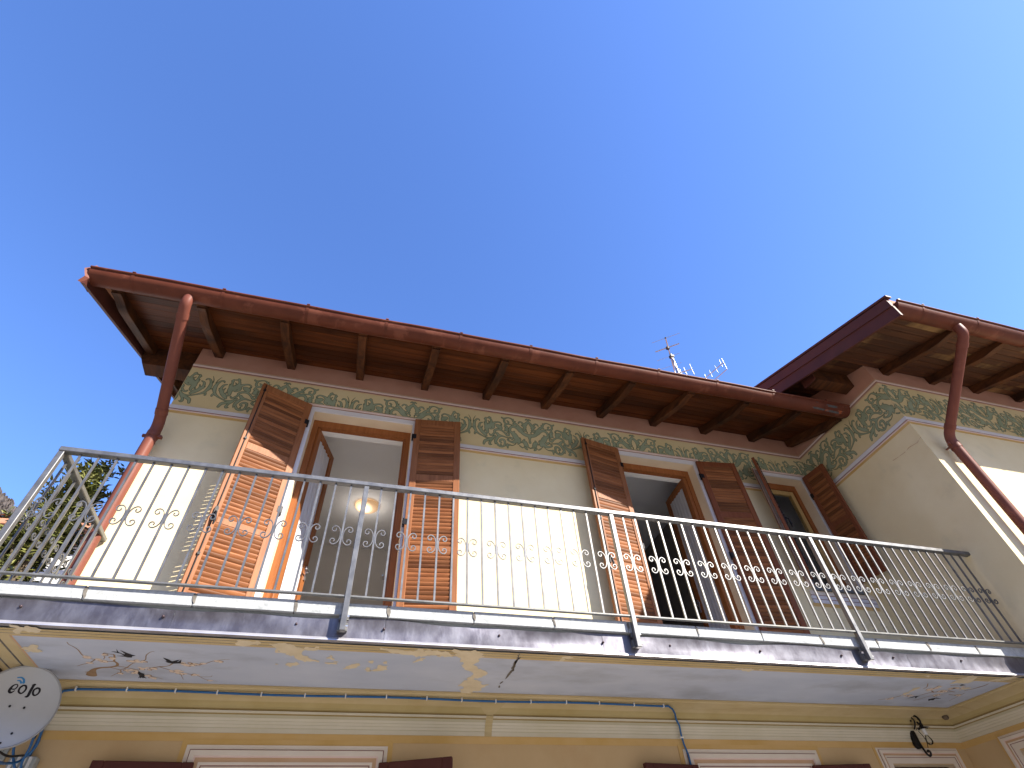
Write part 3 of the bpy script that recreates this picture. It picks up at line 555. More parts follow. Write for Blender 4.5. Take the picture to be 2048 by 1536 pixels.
for (x0, x1, y0, y1, z0, z1) in ((-2.70, XL - .001, 4.74, 4.93, 6.245, 6.52), (-2.70, XL - .001, 8.3, 8.5, 7.55, 7.8), (5.17, XW - .001, 3.30, 3.46, 6.34, 6.54)):
    m = MB(); m.prism([(x0, z0 + .10), (x0 + .05, z0), (x1, z0), (x1, z1), (x0, z1)], 'y', y0, y1)
    add('purlin', m, 'rafter', house, bevel=.004)
cap = MB(); cap.hexa([(5.145, 3.285, 6.325), (5.168, 3.285, 6.325), (5.168, 3.475, 6.335), (5.145, 3.475, 6.335), (5.145, 3.285, 6.52), (5.168, 3.285, 6.52), (5.168, 3.475, 6.57), (5.145, 3.475, 6.57)])
add('purlin_cap', cap, 'copper2', house)

# verges (metal-clad barge boards)
def verge(p0, p1, h, t, nm='verge_board'):
    m = MB(); m.hexa([(p0[0], p0[1], p0[2]), (p0[0] + t, p0[1], p0[2]), (p1[0] + t, p1[1], p1[2]), (p1[0], p1[1], p1[2]),
                      (p0[0], p0[1], p0[2] + h), (p0[0] + t, p0[1], p0[2] + h), (p1[0] + t, p1[1], p1[2] + h), (p1[0], p1[1], p1[2] + h)])
    return add(nm, m, 'copper2', house)
verge((-2.81, 3.50, 5.915), (-2.52, 8.5, 7.735), .24, .028)
verge((5.005, 2.0, 5.905), (5.02, 8.2, 7.955), .285, .03)
v2 = MB()     # rolled upper edge and a step half way up the wing's barge board
v2.hexa([(4.985, 1.97, 6.19), (5.06, 1.97, 6.19), (5.075, 8.2, 8.245), (5.0, 8.2, 8.245), (4.985, 1.97, 6.215), (5.06, 1.97, 6.215), (5.075, 8.2, 8.27), (5.0, 8.2, 8.27)])
v2.hexa([(4.992, 2.0, 6.06), (5.004, 2.0, 6.06), (5.019, 8.2, 8.11), (5.007, 8.2, 8.11), (4.992, 2.0, 6.185), (5.004, 2.0, 6.185), (5.019, 8.2, 8.235), (5.007, 8.2, 8.235)])
add('verge_flashing', v2, 'copper2', house)
fl = MB()     # bent, torn flashing at the left eave corner
rows = []
for i, (yy, zz, xx) in enumerate([(3.49, 5.925, -2.835), (3.47, 5.985, -2.80), (3.455, 6.02, -2.815), (3.44, 6.06, -2.83), (3.45, 6.10, -2.80), (3.46, 6.155, -2.78)]):
    rows.append([(xx, yy, zz), (xx + .03, yy + .02, zz), (xx + .02, yy + .16, zz + .05)])
fl.grid(rows, 0, False)
add('verge_flashing', fl, 'pipe', house)

# roofs
def roof(x0, x1, ye, yr, zf, name):
    m = MB(); a, b = .026, .11
    m.hexa([(x0, ye, zf(ye) + a), (x1, ye, zf(ye) + a), (x1, yr, zf(yr) + a), (x0, yr, zf(yr) + a), (x0, ye, zf(ye) + b), (x1, ye, zf(ye) + b), (x1, yr, zf(yr) + b), (x0, yr, zf(yr) + b)])
    ob = 2 * yr - ye
    m.hexa([(x0, yr + .001, zf(yr) + a), (x1, yr + .001, zf(yr) + a), (x1, ob, zf(ye) + a), (x0, ob, zf(ye) + a), (x0, yr + .001, zf(yr) + b), (x1, yr + .001, zf(yr) + b), (x1, ob, zf(ye) + b), (x0, ob, zf(ye) + b)])
    r = add(name, m, 'tile', house)
    t = MB(); nx = int((x1 - x0) / .05)
    for i in range(int((yr - ye) / .33)):
        ya, yb = ye + .05 + i * .33, ye + .05 + (i + 1) * .33 + .03
        t.grid([[(x0 + j * .05, y, zf(y) + b + lift + .035 * abs(math.sin(j * math.pi / 4))) for j in range(nx + 1)] for y, lift in ((ya, .028), (yb, .004))], 0, True)
    o = place('roof_tiles', t.mesh('roof_tiles', 'tile', t.centre()), Matrix.Translation(t.centre()), r)
    o['kind'] = 'stuff'
roof(-2.78, XW - .03, 3.56, 8.5, zb, 'roof')
roof(5.03, 12.3, 2.02, 8.2, zw, 'roof')

# gutters
def gutter(x0, x1, yc, zc, r=.095):
    m = MB(); n = 12; xs = np.linspace(x0, x1, 40)
    rows = []; rin = []
    for x in xs:
        wob = .004 * math.sin(x * 2.3) + .003 * math.sin(x * 5.1)
        rows.append([(x, yc - r * math.cos(math.pi * k / n), zc + wob - r * math.sin(math.pi * k / n) * (1 if k else 0) * (0 if k == n else 1)) for k in range(n + 1)])
        rin.append([(x, yc - (r - .006) * math.cos(math.pi * k / n), zc + wob + .002 - (r - .006) * math.sin(math.pi * k / n)) for k in range(n + 1)])
    m.grid(rows, 0, True); m.grid(rin, 0, True)
    for x, rr in ((x0, rows[0]), (x1, rows[-1])): m.face([(x, p[1], p[2]) for p in rr], 0)
    m.tube([(x, yc - r - .004, zc + .004 + .004 * math.sin(x * 2.3) + .003 * math.sin(x * 5.1)) for x in xs], .0125, 8)
    gobj = add('gutter', m, 'copper', house)
    k = 0
    x = x0 + .35
    while x < x1 - .1:
        b = MB(); rr = r + .004
        pr = [(yc - rr * math.cos(math.pi * q / 12), zc - rr * math.sin(math.pi * q / 12)) for q in range(13)]
        b.grid([[(xx, p[0], p[1] + .004 * math.sin(x * 2.3) + .003 * math.sin(x * 5.1)) for p in pr] for xx in (x - .014, x + .014)], 0, True)
        b.box(x - .014, x + .014, yc - rr - .018, yc - rr + .02, zc + .012, zc + .022)
        c = b.centre(); place('gutter_bracket', b.mesh('gutter_bracket', 'copper', c), Matrix.Translation(c), gobj)
        x += .7735
    return gobj
gm = gutter(-2.79, 5.655, 3.535, 6.088)
gw = gutter(5.075, 12.1, 2.055, 6.13)
# bare, flaking metal at the right end of the main gutter
fp = MB()
def gp(x, a, r=.0985): return (x, 3.535 - r * math.cos(a), 6.088 - r * math.sin(a))
for x0, x1, a0, a1 in ((5.30, 5.44, .35, .75), (5.14, 5.18, .3, .45), (5.08, 5.28, .98, 1.25), (5.26, 5.52, 1.05, 1.38), (5.46, 5.54, .9, 1.1), (5.56, 5.60, .3, .42)):
    F = sdf([], [[(x0, a0), (x1, a0 + .08), (x1 - .02, a1), (x0 + .03, a1 - .05)]], x0 - .04, x1 + .04, a0 - .1, a1 + .1, .012, rough=.07)
    for P in contour(F, x0 - .04, a0 - .1, .012, -9, 0): fp.face([gp(p[0], p[1]) for p in P])
cpt = fp.centre(); place('flaked_paint', fp.mesh('flaked_paint', 'rust', cpt), Matrix.Translation(cpt), gm)

# downpipes
def pipe(pts, r, clamps, parent=house):
    q = []
    P = [Vector(p) for p in pts]
    for i, p in enumerate(P):
        if 0 < i < len(P) - 1:
            a = (P[i - 1] - p).normalized(); b = (P[i + 1] - p).normalized(); d = min(.09, (P[i - 1] - p).length * .45, (P[i + 1] - p).length * .45)
            for t in np.linspace(0, 1, 6):
                q.append(p + a * d * (1 - t) ** 2 + b * d * t ** 2)
        else: q.append(p)
    m = MB(); m.tube(q, r, 16, cap=False)
    o = add('downpipe', m, 'pipe', parent)
    for i in range(1, len(P) - 1):      # socket rings at the bends
        for s_, nb in ((-1, P[i - 1]), (1, P[i + 1])):
            d = (nb - P[i]).normalized(); L = (nb - P[i]).length
            if L > .25:
                c = MB(); c.tube([P[i] + d * .10, P[i] + d * .155], r + .005, 16); cc = c.centre()
                place('pipe_socket', c.mesh('pipe_socket', 'pipe', cc), Matrix.Translation(cc), o)
    for cpos in clamps:
        c = MB(); c.tube([Vector(cpos) - Vector((0, 0, .014)), Vector(cpos) + Vector((0, 0, .014))], r + .006, 16)
        c.box(cpos[0] + r * .6, cpos[0] + r + .035, cpos[1] - .02, cpos[1] + .012, cpos[2] - .013, cpos[2] + .013)
        c.box(cpos[0] - r - .03, cpos[0] - r * .7, cpos[1] - .01, cpos[1] + .012, cpos[2] - .013, cpos[2] + .013)
        c.box(cpos[0] - .01, cpos[0] + .01, cpos[1] + r, cpos[1] + .11, cpos[2] - .006, cpos[2] + .006); cc = c.centre()
        place('pipe_clamp', c.mesh('pipe_clamp', 'pipe', cc), Matrix.Translation(cc), o)
    return o
pipe([(-1.955, 3.535, 6.02), (-1.957, 3.535, 5.93), (-2.045, 4.475, 5.21), (-2.045, 4.475, .2)], .050, [(-2.045, 4.475, 5.06), (-2.045, 4.475, 3.3)])
pipe([(5.93, 2.055, 6.06), (5.93, 2.055, 5.93), (6.03, 2.95, 5.21), (6.03, 2.95, .2)], .050, [(6.03, 2.95, 5.12), (6.03, 2.95, 3.6)])

# ---- door and window surrounds: painted mouldings a few mm proud
def surround(x0, x1, z0, z1, rings, name, P, bottom=False):
    """rings: (outer offset, inner offset, material, proud) measured from the opening edge"""
    mats = []
    m = MB()
    for o, i, mt, pr in rings:
        if mt not in mats: mats.append(mt)
        mi = mats.index(mt)
        def bx(a0, a1, c0, c1):
            q = [P(a0, .0008, c0), P(a1, .0008, c0), P(a1, pr, c0), P(a0, pr, c0), P(a0, .0008, c1), P(a1, .0008, c1), P(a1, pr, c1), P(a0, pr, c1)]
            m.hexa(q, mi)
        zb0 = z0 - (o if bottom else 0); zbi = z0 - (i if bottom else 0)
        bx(x0 - o, x0 - i, zbi, z1 + i); bx(x1 + i, x1 + o, zbi, z1 + i); bx(x0 - o, x1 + o, z1 + i, z1 + o)
        if bottom: bx(x0 - o, x1 + o, zb0, zbi)
    return add(name, m, mats, house)
up = [(.108, .098, 'tan', .012), (.098, .090, 'maroon', .014), (.090, .070, 'rosewhite', .024), (.070, .062, 'maroon', .014), (.062, .054, 'tan', .016), (.054, .0, 'lav', .020)]
PF = lambda a, d, z: (a, YW - d, z)
surround(-.73, .335, 3.12, 5.75, up, 'door_surround', PF)
surround(2.87, 3.93, 3.12, 5.75, up, 'door_surround', PF)
surround(4.93, 5.58, 4.2, 5.75, [(r[0] * .85, r[1] * .85, r[2], r[3]) for r in up], 'window_surround', PF, bottom=False)
sl = MB()
for z0, z1, mi, pr in ((4.10, 4.145, 0, .018), (4.092, 4.10, 1, .016), (4.055, 4.092, 2, .016), (4.048, 4.055, 1, .014), (4.01, 4.048, 2, .013), (3.975, 4.01, 3, .004)):
    sl.box(4.83 - (.02 if mi == 3 else 0), 5.70, YW - pr, YW - .0008, z0, z1, mi)
add('window_apron', sl, ['palecream', 'maroon', 'lav', 'ochre'], house)
ws = MB(); ws.box(4.90, 5.62, YW - .045, YW + .2, 4.147, 4.199); add('window_sill', ws, 'slate', house, bevel=.004)
for a, b in ((-.75, .36), (2.85, 3.95)):
    ws = MB(); ws.box(a, b, YW - .02, YW + .2, 3.095, 3.118); add('door_threshold', ws, 'stone', house)
low = [(.225, .19, 'ochre', .0062), (.19, .165, 'palecream', .012), (.165, .158, 'maroon', .014), (.158, .128, 'palecream', .026), (.128, .118, 'rosewhite', .022), (.118, .092, 'tan', .016), (.092, .076, 'palecream', .020), (.076, .070, 'maroon', .014), (.070, 0, 'palecream', .010)]
surround(-.71, .22, 1.0, 2.46, low, 'window_surround', PF)
surround(2.97, 3.89, .05, 2.46, low, 'door_surround', PF)
surround(4.85, 5.55, 1.0, 2.556, [(r[0] * .62, r[1] * .62, r[2], r[3]) for r in low], 'window_surround', PF)
surround(3.15, 4.085, 1.0, 2.56, [(r[0] * .62, r[1] * .62, r[2], r[3]) for r in low], 'window_surround', lambda a, d, z: (XW - d, a, z))

# ---- frames and glazed leaves
def oriented(px, py, pz, dx, dy):
    L = math.hypot(dx, dy); X = Vector((dx / L, dy / L, 0)); Z = Vector((0, 0, 1)); Y = Z.cross(X)
    return Matrix(((X.x, Y.x, Z.x, px), (X.y, Y.y, Z.y, py), (X.z, Y.z, Z.z, pz), (0, 0, 0, 1)))
def door_frame(x0, x1, z0, z1, name='door_frame'):
    m = MB(); y0, y1 = YW + .135, YW + .205
    m.box(x0, x0 + .055, y0, y1, z0, z1 - .085); m.box(x1 - .055, x1, y0, y1, z0, z1 - .085); m.box(x0, x1, y0, y1, z1 - .085, z1)
    m.box(x0 + .055, x0 + .072, y0 + .03, y1, z0, z1 - .086); m.box(x1 - .072, x1 - .055, y0 + .03, y1, z0, z1 - .086)
    add(name, m, 'frame', house)
    w = MB(); w.box(x0, x1, y1 + .001, YW + .279, z1 - .09, z1 - .001); w.box(x0 + .0, x0 + .05, y1 + .001, YW + .279, z0, z1 - .091); w.box(x1 - .05, x1, y1 + .001, YW + .279, z0, z1 - .091)
    add('inner_reveal', w, 'whitereveal', house)
door_frame(-.73, .335, 3.12, 5.75); door_frame(2.87, 3.93, 3.12, 5.75); door_frame(4.93, 5.58, 4.2, 5.75, 'window_frame')
def leaf(px, py, dx, dy, w, z0, z1, curtain=None, label=None):
    mw = oriented(px, py, z0, dx, dy); h = z1 - z0; s = .085; m = MB()
    m.box(0, s, -.024, .024, 0, h); m.box(w - s, w, -.024, .024, 0, h); m.box(s, w - s, -.024, .024, h - s, h); m.box(s, w - s, -.024, .024, 0, .12)
    l = place('door_leaf', m.mesh('door_leaf', 'frame', bevel=.005), mw, house)
    if label: l['label'] = label
    g_ = MB(); g_.face([(s, 0, .12), (w - s, 0, .12), (w - s, 0, h - s), (s, 0, h - s)]); place('glass_pane', g_.mesh('glass_pane', 'glass'), mw, l)
    hd = MB(); hd.box(w - .045, w - .02, -.035, .035, 1.0, 1.14); hd.tube([(w - .032, .04, 1.08), (w - .032, .065, 1.08), (w - .12, .065, 1.075)], .008, 8); hd.tube([(w - .032, -.04, 1.08), (w - .032, -.065, 1.08), (w - .12, -.065, 1.075)], .008, 8)
    place('door_handle', hd.mesh('door_handle', 'chrome'), mw, l)
    if curtain:
        c = MB(); sgn = curtain[0]
        xs = np.linspace(s + .001, w - s - .001, 44)
        c.grid([[(x, sgn * (.010 + .0045 * math.sin(x * 95 + .6 * math.sin(z * 2))), z) for x in xs] for z in np.linspace(.121, h - s - .001, 12)], 0, True)
        o = place('net_curtain', c.mesh('net_curtain', 'curtain'), mw)
        tag(o, curtain[1], 'curtain', 'net curtains on the balcony door leaves')
leaf(-.672, 4.735, .17, .50, .535, 3.14, 5.66, (-1, 'white net curtain on the open glazed leaf of the door with the glowing lamp'), 'glazed door leaf swung into the lamp-lit room')
leaf(.282, 4.735, .035, .50, .50, 3.14, 5.66)
leaf(3.862, 4.735, .04, .59, .56, 3.14, 5.66, (1, 'grey-white net curtain on the open glazed leaf of the right-hand balcony door'), 'glazed door leaf swung into the dark room')
leaf(2.94, 4.735, -.05, .5, .50, 3.14, 5.66)
cw = MB(); y0, y1 = YW + .155, YW + .20
x0, x1, z0, z1 = 4.988, 5.522, 4.26, 5.662
cw.box(x0, x0 + .06, y0, y1, z0, z1); cw.box(x1 - .06, x1, y0, y1, z0, z1); cw.box(x0 + .06, x1 - .06, y0, y1, z1 - .06, z1); cw.box(x0 + .06, x1 - .06, y0, y1, z0, z0 + .07)
cs = add('casement', cw, 'innerframe', house, bevel=.004)
gp_ = MB(); gp_.face([(x0 + .06, y0 + .02, z0 + .07), (x1 - .06, y0 + .02, z0 + .07), (x1 - .06, y0 + .02, z1 - .06), (x0 + .06, y0 + .02, z1 - .06)]); c = gp_.centre()
place('glass_pane', gp_.mesh('glass_pane', 'glass', c), Matrix.Translation(c), cs)

# ---- louvred shutters
SLATS = {}
def slat_mesh(w, s, deg=64):
    key = (round(w, 3), s, deg)
    if key not in SLATS:
        m = MB(); t, d = .0190, .0540
        ang = math.radians(deg)
        # a thin board, rounded on both long edges, its front edge higher than its back edge
        prof = [(d / 2 * math.cos(2 * math.pi * k / 14), t / 2 * math.sin(2 * math.pi * k / 14)) for k in range(14)]
        ca, sa = math.cos(ang), math.sin(ang)
        q = [(s * (p[0] * ca - p[1] * sa), p[0] * sa + p[1] * ca) for p in prof]
        m.grid([[(-w / 2, *p) for p in q], [(w / 2, *p) for p in q]], 0, True, True)
        SLATS[key] = m.mesh('slat', 'slat', merge=True)
    return SLATS[key]
def shutter(hx, hy, ox, oy, z0, z1, rails, fm, label, hinge_h, w=None, rod=True, deg=64):
    dx, dy = ox - hx, oy - hy; W_ = w or math.hypot(dx, dy); h = z1 - z0
    mw = oriented(hx, hy, z0, dx, dy)
    s = 1 if dx < 0 else -1                       # side that faces the street
    st, t = .068 if W_ > .45 else .055, .019
    m = MB()
    m.box(0, st, -t, t, 0, h); m.box(W_ - st, W_, -t, t, 0, h)
    edges = [(0, rails[0])] + [(a, b) for a, b in rails[1:-1]] + [(h - rails[-1], h)]
    for a, b in edges: m.box(st, W_ - st, -t + .002, t - .002, a, b)
    sh = place('shutter', m.mesh('shutter', fm, bevel=.004), mw, house); sh['label'] = label
    me = slat_mesh(W_ - 2 * st + .004, s, deg)
    for (a0, a1), (b0, b1) in zip(edges[:-1], edges[1:]):
        n = int(round((b0 - a1) / .041)); p = (b0 - a1) / n
        for k in range(n):
            place('slat', me, mw @ Matrix.Translation((W_ / 2, 0, a1 + (k + .5) * p)) @ Matrix.Rotation(random.uniform(-.05, .05), 4, 'X'), sh)
    for zz in hinge_h:
        hg = MB(); hg.tube([(-.012, 0, zz - .045), (-.012, 0, zz + .045)], .009, 8); hg.box(-.012, .03, s * t, s * (t + .004), zz - .03, zz + .03)
        place('hinge', hg.mesh('hinge', 'dark'), mw, sh)
    if rod:
        r = MB(); xr = W_ - st * .5
        r.tube([(xr, s * (t + .007), .03), (xr, s * (t + .007), h - .03)], .0048, 8)
        for zz in (.12, .7, h * .5 - .2, h * .5 + .2, h - .75, h - .1): r.box(xr - .011, xr + .011, s * t, s * (t + .014), zz - .01, zz + .01)
        place('shutter_rod', r.mesh('shutter_rod', 'dark'), mw, sh)
        k = MB(); zz = h * .40
        k.box(xr - .014, xr + .014, s * t, s * (t + .02), zz - .05, zz + .06)
        k.tube([(xr, s * (t + .02), zz + .02), (xr, s * (t + .045), zz + .0), (xr - .012, s * (t + .05), zz - .07), (xr - .01, s * (t + .045), zz - .11)], [.008, .009, .011, .007], 8)
        place('shutter_handle', k.mesh('shutter_handle', 'dark'), mw, sh)
    return sh
R1 = [.12, (.995, 1.055), (1.79, 1.87), .08]
Z0, Z1 = 3.16, 5.80
shutter(-.771, 4.545, -1.262, 4.315, Z0, Z1, R1, 'stile', 'half-open louvred shutter left of the lamp-lit door', (.35, 1.3, 2.38))
shutter(.357, 4.535, .868, 4.475, Z0, Z1, R1, 'stile', 'louvred shutter right of the lamp-lit door', (.35, 1.3, 2.38), rod=False)
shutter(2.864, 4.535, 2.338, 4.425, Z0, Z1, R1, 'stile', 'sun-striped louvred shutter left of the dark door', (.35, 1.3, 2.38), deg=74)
shutter(3.957, 4.535, 4.482, 4.475, Z0, Z1 - .02, R1, 'stileshade', 'shaded louvred shutter right of the dark door', (.35, 1.3, 2.38), rod=False)
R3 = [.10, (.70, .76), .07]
shutter(4.914, 4.545, 4.665, 4.312, 4.27, 5.80, R3, 'stileshade', 'small shutter seen edge-on left of the small window', (.3, 1.2), w=.33)
shutter(5.598, 4.545, 5.650, 4.205, 4.27, 5.765, R3, 'stileshade', 'small shutter folded out beside the wing wall', (.3, 1.2), rod=False)
RL = [.10, (.72, .80), .08]
for hx, ox, oy, z1, lab in ((-.82, -1.39, 4.50, 2.545, 'dark shutter left of the wide lower window'), (.36, .84, 4.36, 2.545, 'dark shutter swung out right of the wide lower window'),
                         (2.86, 2.355, 4.47, 2.535, 'dark shutter left of the lower door beside the hanging cable'), (3.965, 4.50, 4.49, 2.535, 'dark shutter right of the lower door')):
    shutter(hx, 4.545, ox, oy, .95, z1, RL, 'lowshut', lab, (.3, 1.3), rod=False)
# closed dark shutter leaves inside the two right-hand lower windows
for P0, P1 in (((4.825, YW + .10), (5.20, YW + .10)), ((5.575, YW + .10), (5.205, YW + .10)), ((XW + .10, 4.085), (XW + .10, 3.625)), ((XW + .10, 3.155), (XW + .10, 3.615))):
    shutter(P0[0], P0[1], P1[0], P1[1], 1.0, 2.545, [.10, (.72, .80), .08], 'lowshut', 'closed dark shutter in a lower window', (), rod=False)
for o in bpy.data.objects:
    if o.name.startswith('shutter') and o.get('label', '').find('dark shutter') >= 0:
        for ch in o.children:
            if ch.name.startswith('slat'):
                ch.material_slots[0].link = 'OBJECT'; ch.material_slots[0].material = M['lowshut']

# ---- lower cornice (cove under the balcony)
prof = [(.000, 2.722), (.010, 2.722), (.012, 2.748), (.016, 2.752), (.022, 2.768), (.026, 2.770), (.032, 2.786), (.036, 2.788), (.044, 2.803), (.050, 2.806), (.058, 2.818), (.064, 2.826), (.076, 2.829), (.078, 2.838), (.072, 2.845), (.076, 2.852)]
for k in range(9):
    a = (math.pi / 2) * k / 8; prof.append((.076 + .185 * (1 - math.cos(a)), 2.852 + .064 * math.sin(a)))
prof += [(.265, ZS - .006), (.285, ZS - .006), (.285, ZS - .001)]
cmats = ['corlight', 'corgrey', 'olivedark', 'soffitcream', 'olive']
cm = []
for i in range(len(prof) - 1):
    cm.append(0 if i in (0, 1, 3, 5, 7) else 1 if i in (2, 4, 6, 8) else 1 if i in (9,) else 2 if i in (10, 13, 14, 15) else 0 if i in (11, 12) else 4 if i < 19 else 3)
co = MB()
for i in range(len(prof) - 1):
    (d0, z0), (d1, z1) = prof[i], prof[i + 1]; sm = i >= 15
    co.face([(-2.0, YW - d0, z0), (-2.0, YW - d1, z1), (XW - d1, YW - d1, z1), (XW - d0, YW - d0, z0)], cm[i])
    co.face([(XW - d0, YW - d0, z0), (XW - d1, YW - d1, z1), (XW - d1, YF, z1), (XW - d0, YF, z0)], cm[i])
co.face([(-2.0, YW - d, z) for d, z in prof] + [(-2.0, YW, ZS)], 3)
add('cornice', co, cmats, house)
rp_ = MB()    # an unpainted repair running down over the mouldings
for i in range(len(prof) - 4):
    (d0, z0), (d1, z1) = prof[i], prof[i + 1]
    def wd(i): return .028 if i < 15 else .028 + .010 * (i - 15) ** 1.15
    a0, a1 = (wd(i), wd(i + 1)) if i < 21 else (0, 0)
    if a0: rp_.face([(1.15 - a0, YW - d0 - .0025, z0 - .0012), (1.15 - a1, YW - d1 - .0025, z1 - .0012), (1.15 + a1, YW - d1 - .0025, z1 - .0012), (1.15 + a0, YW - d0 - .0025, z0 - .0012)])
add('plaster_repair', rp_, 'soffitcream', house)
oc = MB(); oc.box(XL, XW - .003, YW - .003, YW - .0006, 2.672, 2.721); oc.box(XW - .003, XW - .0006, YF, YW - .0006, 2.672, 2.721)
oc.box(XL, XW - .005, YW - .005, YW - .0031, 2.714, 2.7215); add('ochre_band', oc, 'ochre', house)

# ---- balcony
bal = MB(); bal.box(-1.985, XW - .002, 3.485, YW - .001, ZS + .012, 3.085)
balcony = add('balcony', bal, 'grey', house)
def bpart(name, mb, m, bevel=0.0, merge=False):
    c = mb.centre(); return place(name, mb.mesh(name, m, c, bevel, merge), Matrix.Translation(c), balcony)
so = MB(); so.face([(-1.985, 3.5, ZS), (-1.985, YW, ZS), (XW, YW, ZS), (XW, 3.5, ZS)]); bpart('painted_ceiling', so, 'soffitblue')
tr = MB()   # cream border with ruled grooves round the painted ceiling
def border(a, b, dz, mi):
    # rectangle ring between insets a (outer) and b (inner) from the ceiling's outline
    X0, X1, Y0, Y1 = -1.985, 5.52, 3.5, 4.31
    o = (X0 + a * 2.1, X1 - a * .4, Y0 + a, Y1 - a * .35); i = (X0 + b * 2.1, X1 - b * .4, Y0 + b, Y1 - b * .35)
    z = ZS - dz
    for q in ([(o[0], o[2]), (o[1], o[2]), (i[1], i[2]), (i[0], i[2])], [(o[1], o[2]), (o[1], o[3]), (i[1], i[3]), (i[1], i[2])], [(o[1], o[3]), (o[0], o[3]), (i[0], i[3]), (i[1], i[3])], [(o[0], o[3]), (o[0], o[2]), (i[0], i[2]), (i[0], i[3])]):
        tr.face([(p[0], p[1], z) for p in q], mi)
for a, b, dz, mi in ((0, .027, .0012, 0), (.027, .033, .0004, 1), (.033, .067, .0012, 0), (.067, .073, .0004, 1), (.073, .100, .0012, 0), (.1, .106, .0004, 2)): border(a, b, dz, mi)
bpart('ceiling_border', tr, ['soffitcream', 'crack', 'tan'])

joints = [-2.03, -1.469, -.903, -.336, .226, .786, 1.345, 1.90, 2.453, 3.004, 3.54, 4.076, 4.594, 5.116, XW - .002]
for a, b in zip(joints[:-1], joints[1:]):
    j = MB(); d = random.uniform(-.004, .004); j.box(a + .002, b - .002, 3.450 + d * .5, YW - .02, 3.082, 3.160 + random.uniform(-.001, .001)); bpart('stone_slab', j, 'stone', bevel=.003)
    # moss and dirt in the joint
    if a > -2:
        w_ = MB(); F = sdf([([(a, 3.155), (a + .004, 3.12), (a + .012, 3.09)], [.012, .016, .004])], [], a - .03, a + .05, 3.07, 3.15, .003, rough=.012)
        for P in contour(F, a - .03, 3.07, .003, -9, 0): w_.face([(p[0], 3.4465, p[1]) for p in P if True])
        if w_.f: bpart('joint_dirt', w_, 'crack')
fx = [-2.0, -.98, .222, 1.70, 3.23, 4.33, XW - .003]
for i, (a, b) in enumerate(zip(fx[:-1], fx[1:])):
    p = MB(); xs = np.linspace(a + .001, b - .001, 22); off = .0015 * (i % 2)
    top = [3.066 + .007 * math.sin(x * 3.7 + 1) + .005 * math.sin(x * 8.3) for x in xs]; bow = [.004 * math.sin(x * 5.2) for x in xs]
    rows = [[(x, 3.475 - off + (bw if k in (1, 2) else 0) * 1 - (.006 * (k == 3) * (1 + math.sin(x * 6.1))), z) for x, z, bw in zip(xs, zz, bow)] for k, zz in enumerate(([2.951] * 22, [2.985] * 22, [3.03] * 22, top))]
    p.grid(rows, 0, True); p.grid([[(q[0], q[1] + .003, q[2]) for q in r] for r in rows], 0, True)
    bpart('fascia_sheet', p, 'lead')
    d = MB(); d.hexa([(a, 3.458, 2.934), (b, 3.458, 2.934), (b, 3.5, 2.9345), (a, 3.5, 2.9345), (a, 3.460, 2.941), (b, 3.460, 2.941), (b, 3.4715, 2.955), (a, 3.4715, 2.955)]); bpart('drip_edge', d, 'drip')
p = MB(); p.box(-2.003, -1.987, 3.5, YW - .001, 2.935, 3.08); bpart('fascia_sheet', p, 'leadd')
d = MB(); d.box(-2.02, -1.97, 3.5, YW - .001, 2.905, 2.934); bpart('drip_edge', d, 'leadd')
for x, z in [(-1.736, 3.03), (-1.031, 3.02), (-.305, 3.02), (.216, 3.02), (.961, 3.02), (1.699, 3.015), (2.212, 3.018), (2.956, 3.016), (3.685, 3.017), (4.187, 3.025), (4.885, 3.03)]:
    r = MB(); r.tube([(x, 3.477, z), (x, 3.466, z)], .0075, 10); r.sphere((x, 3.466, z), .0075, 8, sy=.6); bpart('rivet', r, 'leadd')

# paintings and peeled areas on the balcony ceiling
def decal(name, strokes, polys, dz, m, cell=.004, rough=0.0, pad=.03, label=None, k=6):
    P = [p for s_ in strokes for p in s_[0]] + [p for q in polys for p in q]
    u0, u1 = min(p[0] for p in P) - pad, max(p[0] for p in P) + pad; v0, v1 = min(p[1] for p in P) - pad, max(p[1] for p in P) + pad
    F = sdf(strokes, polys, u0, u1, v0, v1, cell, rough, k)
    fields = [F]
    if name == 'peeled_patch':        # one part for each separate flake
        todo = F < 0; fields = []
        while todo.any():
            comp = np.zeros_like(todo); comp[np.unravel_index(int(np.argmax(todo)), todo.shape)] = True
            while True:
                g_ = comp.copy()
                g_[1:] |= comp[:-1]; g_[:-1] |= comp[1:]; g_[:, 1:] |= g_[:, :-1]; g_[:, :-1] |= g_[:, 1:]
                g_ &= todo
                if (g_ == comp).all(): break
                comp = g_
            todo &= ~comp
            if comp.sum() > 25:
                near = comp.copy()
                near[1:] |= comp[:-1]; near[:-1] |= comp[1:]; near[:, 1:] |= near[:, :-1]; near[:, :-1] |= near[:, 1:]
                fields.append(np.where(near & ((F >= 0) | comp), F, .05))
    for F in fields:
        mb = MB()
        for q in contour(F, u0, v0, cell, -9, 0): mb.face([(p[0], p[1], ZS - dz) for p in q[::-1]])
        if mb.f:
            o = bpart(name, mb, m)
            if label: o['label'] = label
decal('painted_branch', [(p, [w * 1.5 + .0015 for w in ws_]) for p, ws_ in DATA['branch']], [], .0006, 'branch', .0028)
decal('painted_branch', [(p, [w * 1.5 + .0015 for w in ws_]) for p, ws_ in DATA['branch2']], [], .0006, 'branch', .0028)
def blossoms(lst):
    st = []; lines = []
    for x, y, r in lst:
        for k in range(max(5, int(r * 330))):
            a = random.random() * 6.28; q = random.random() ** .5 * r * .95
            cx, cy = x + math.cos(a) * q * 1.15, y + math.sin(a) * q * .8
            st.append(([(cx, cy), (cx + .004, cy + .002)], [.019, .017]))
    return st
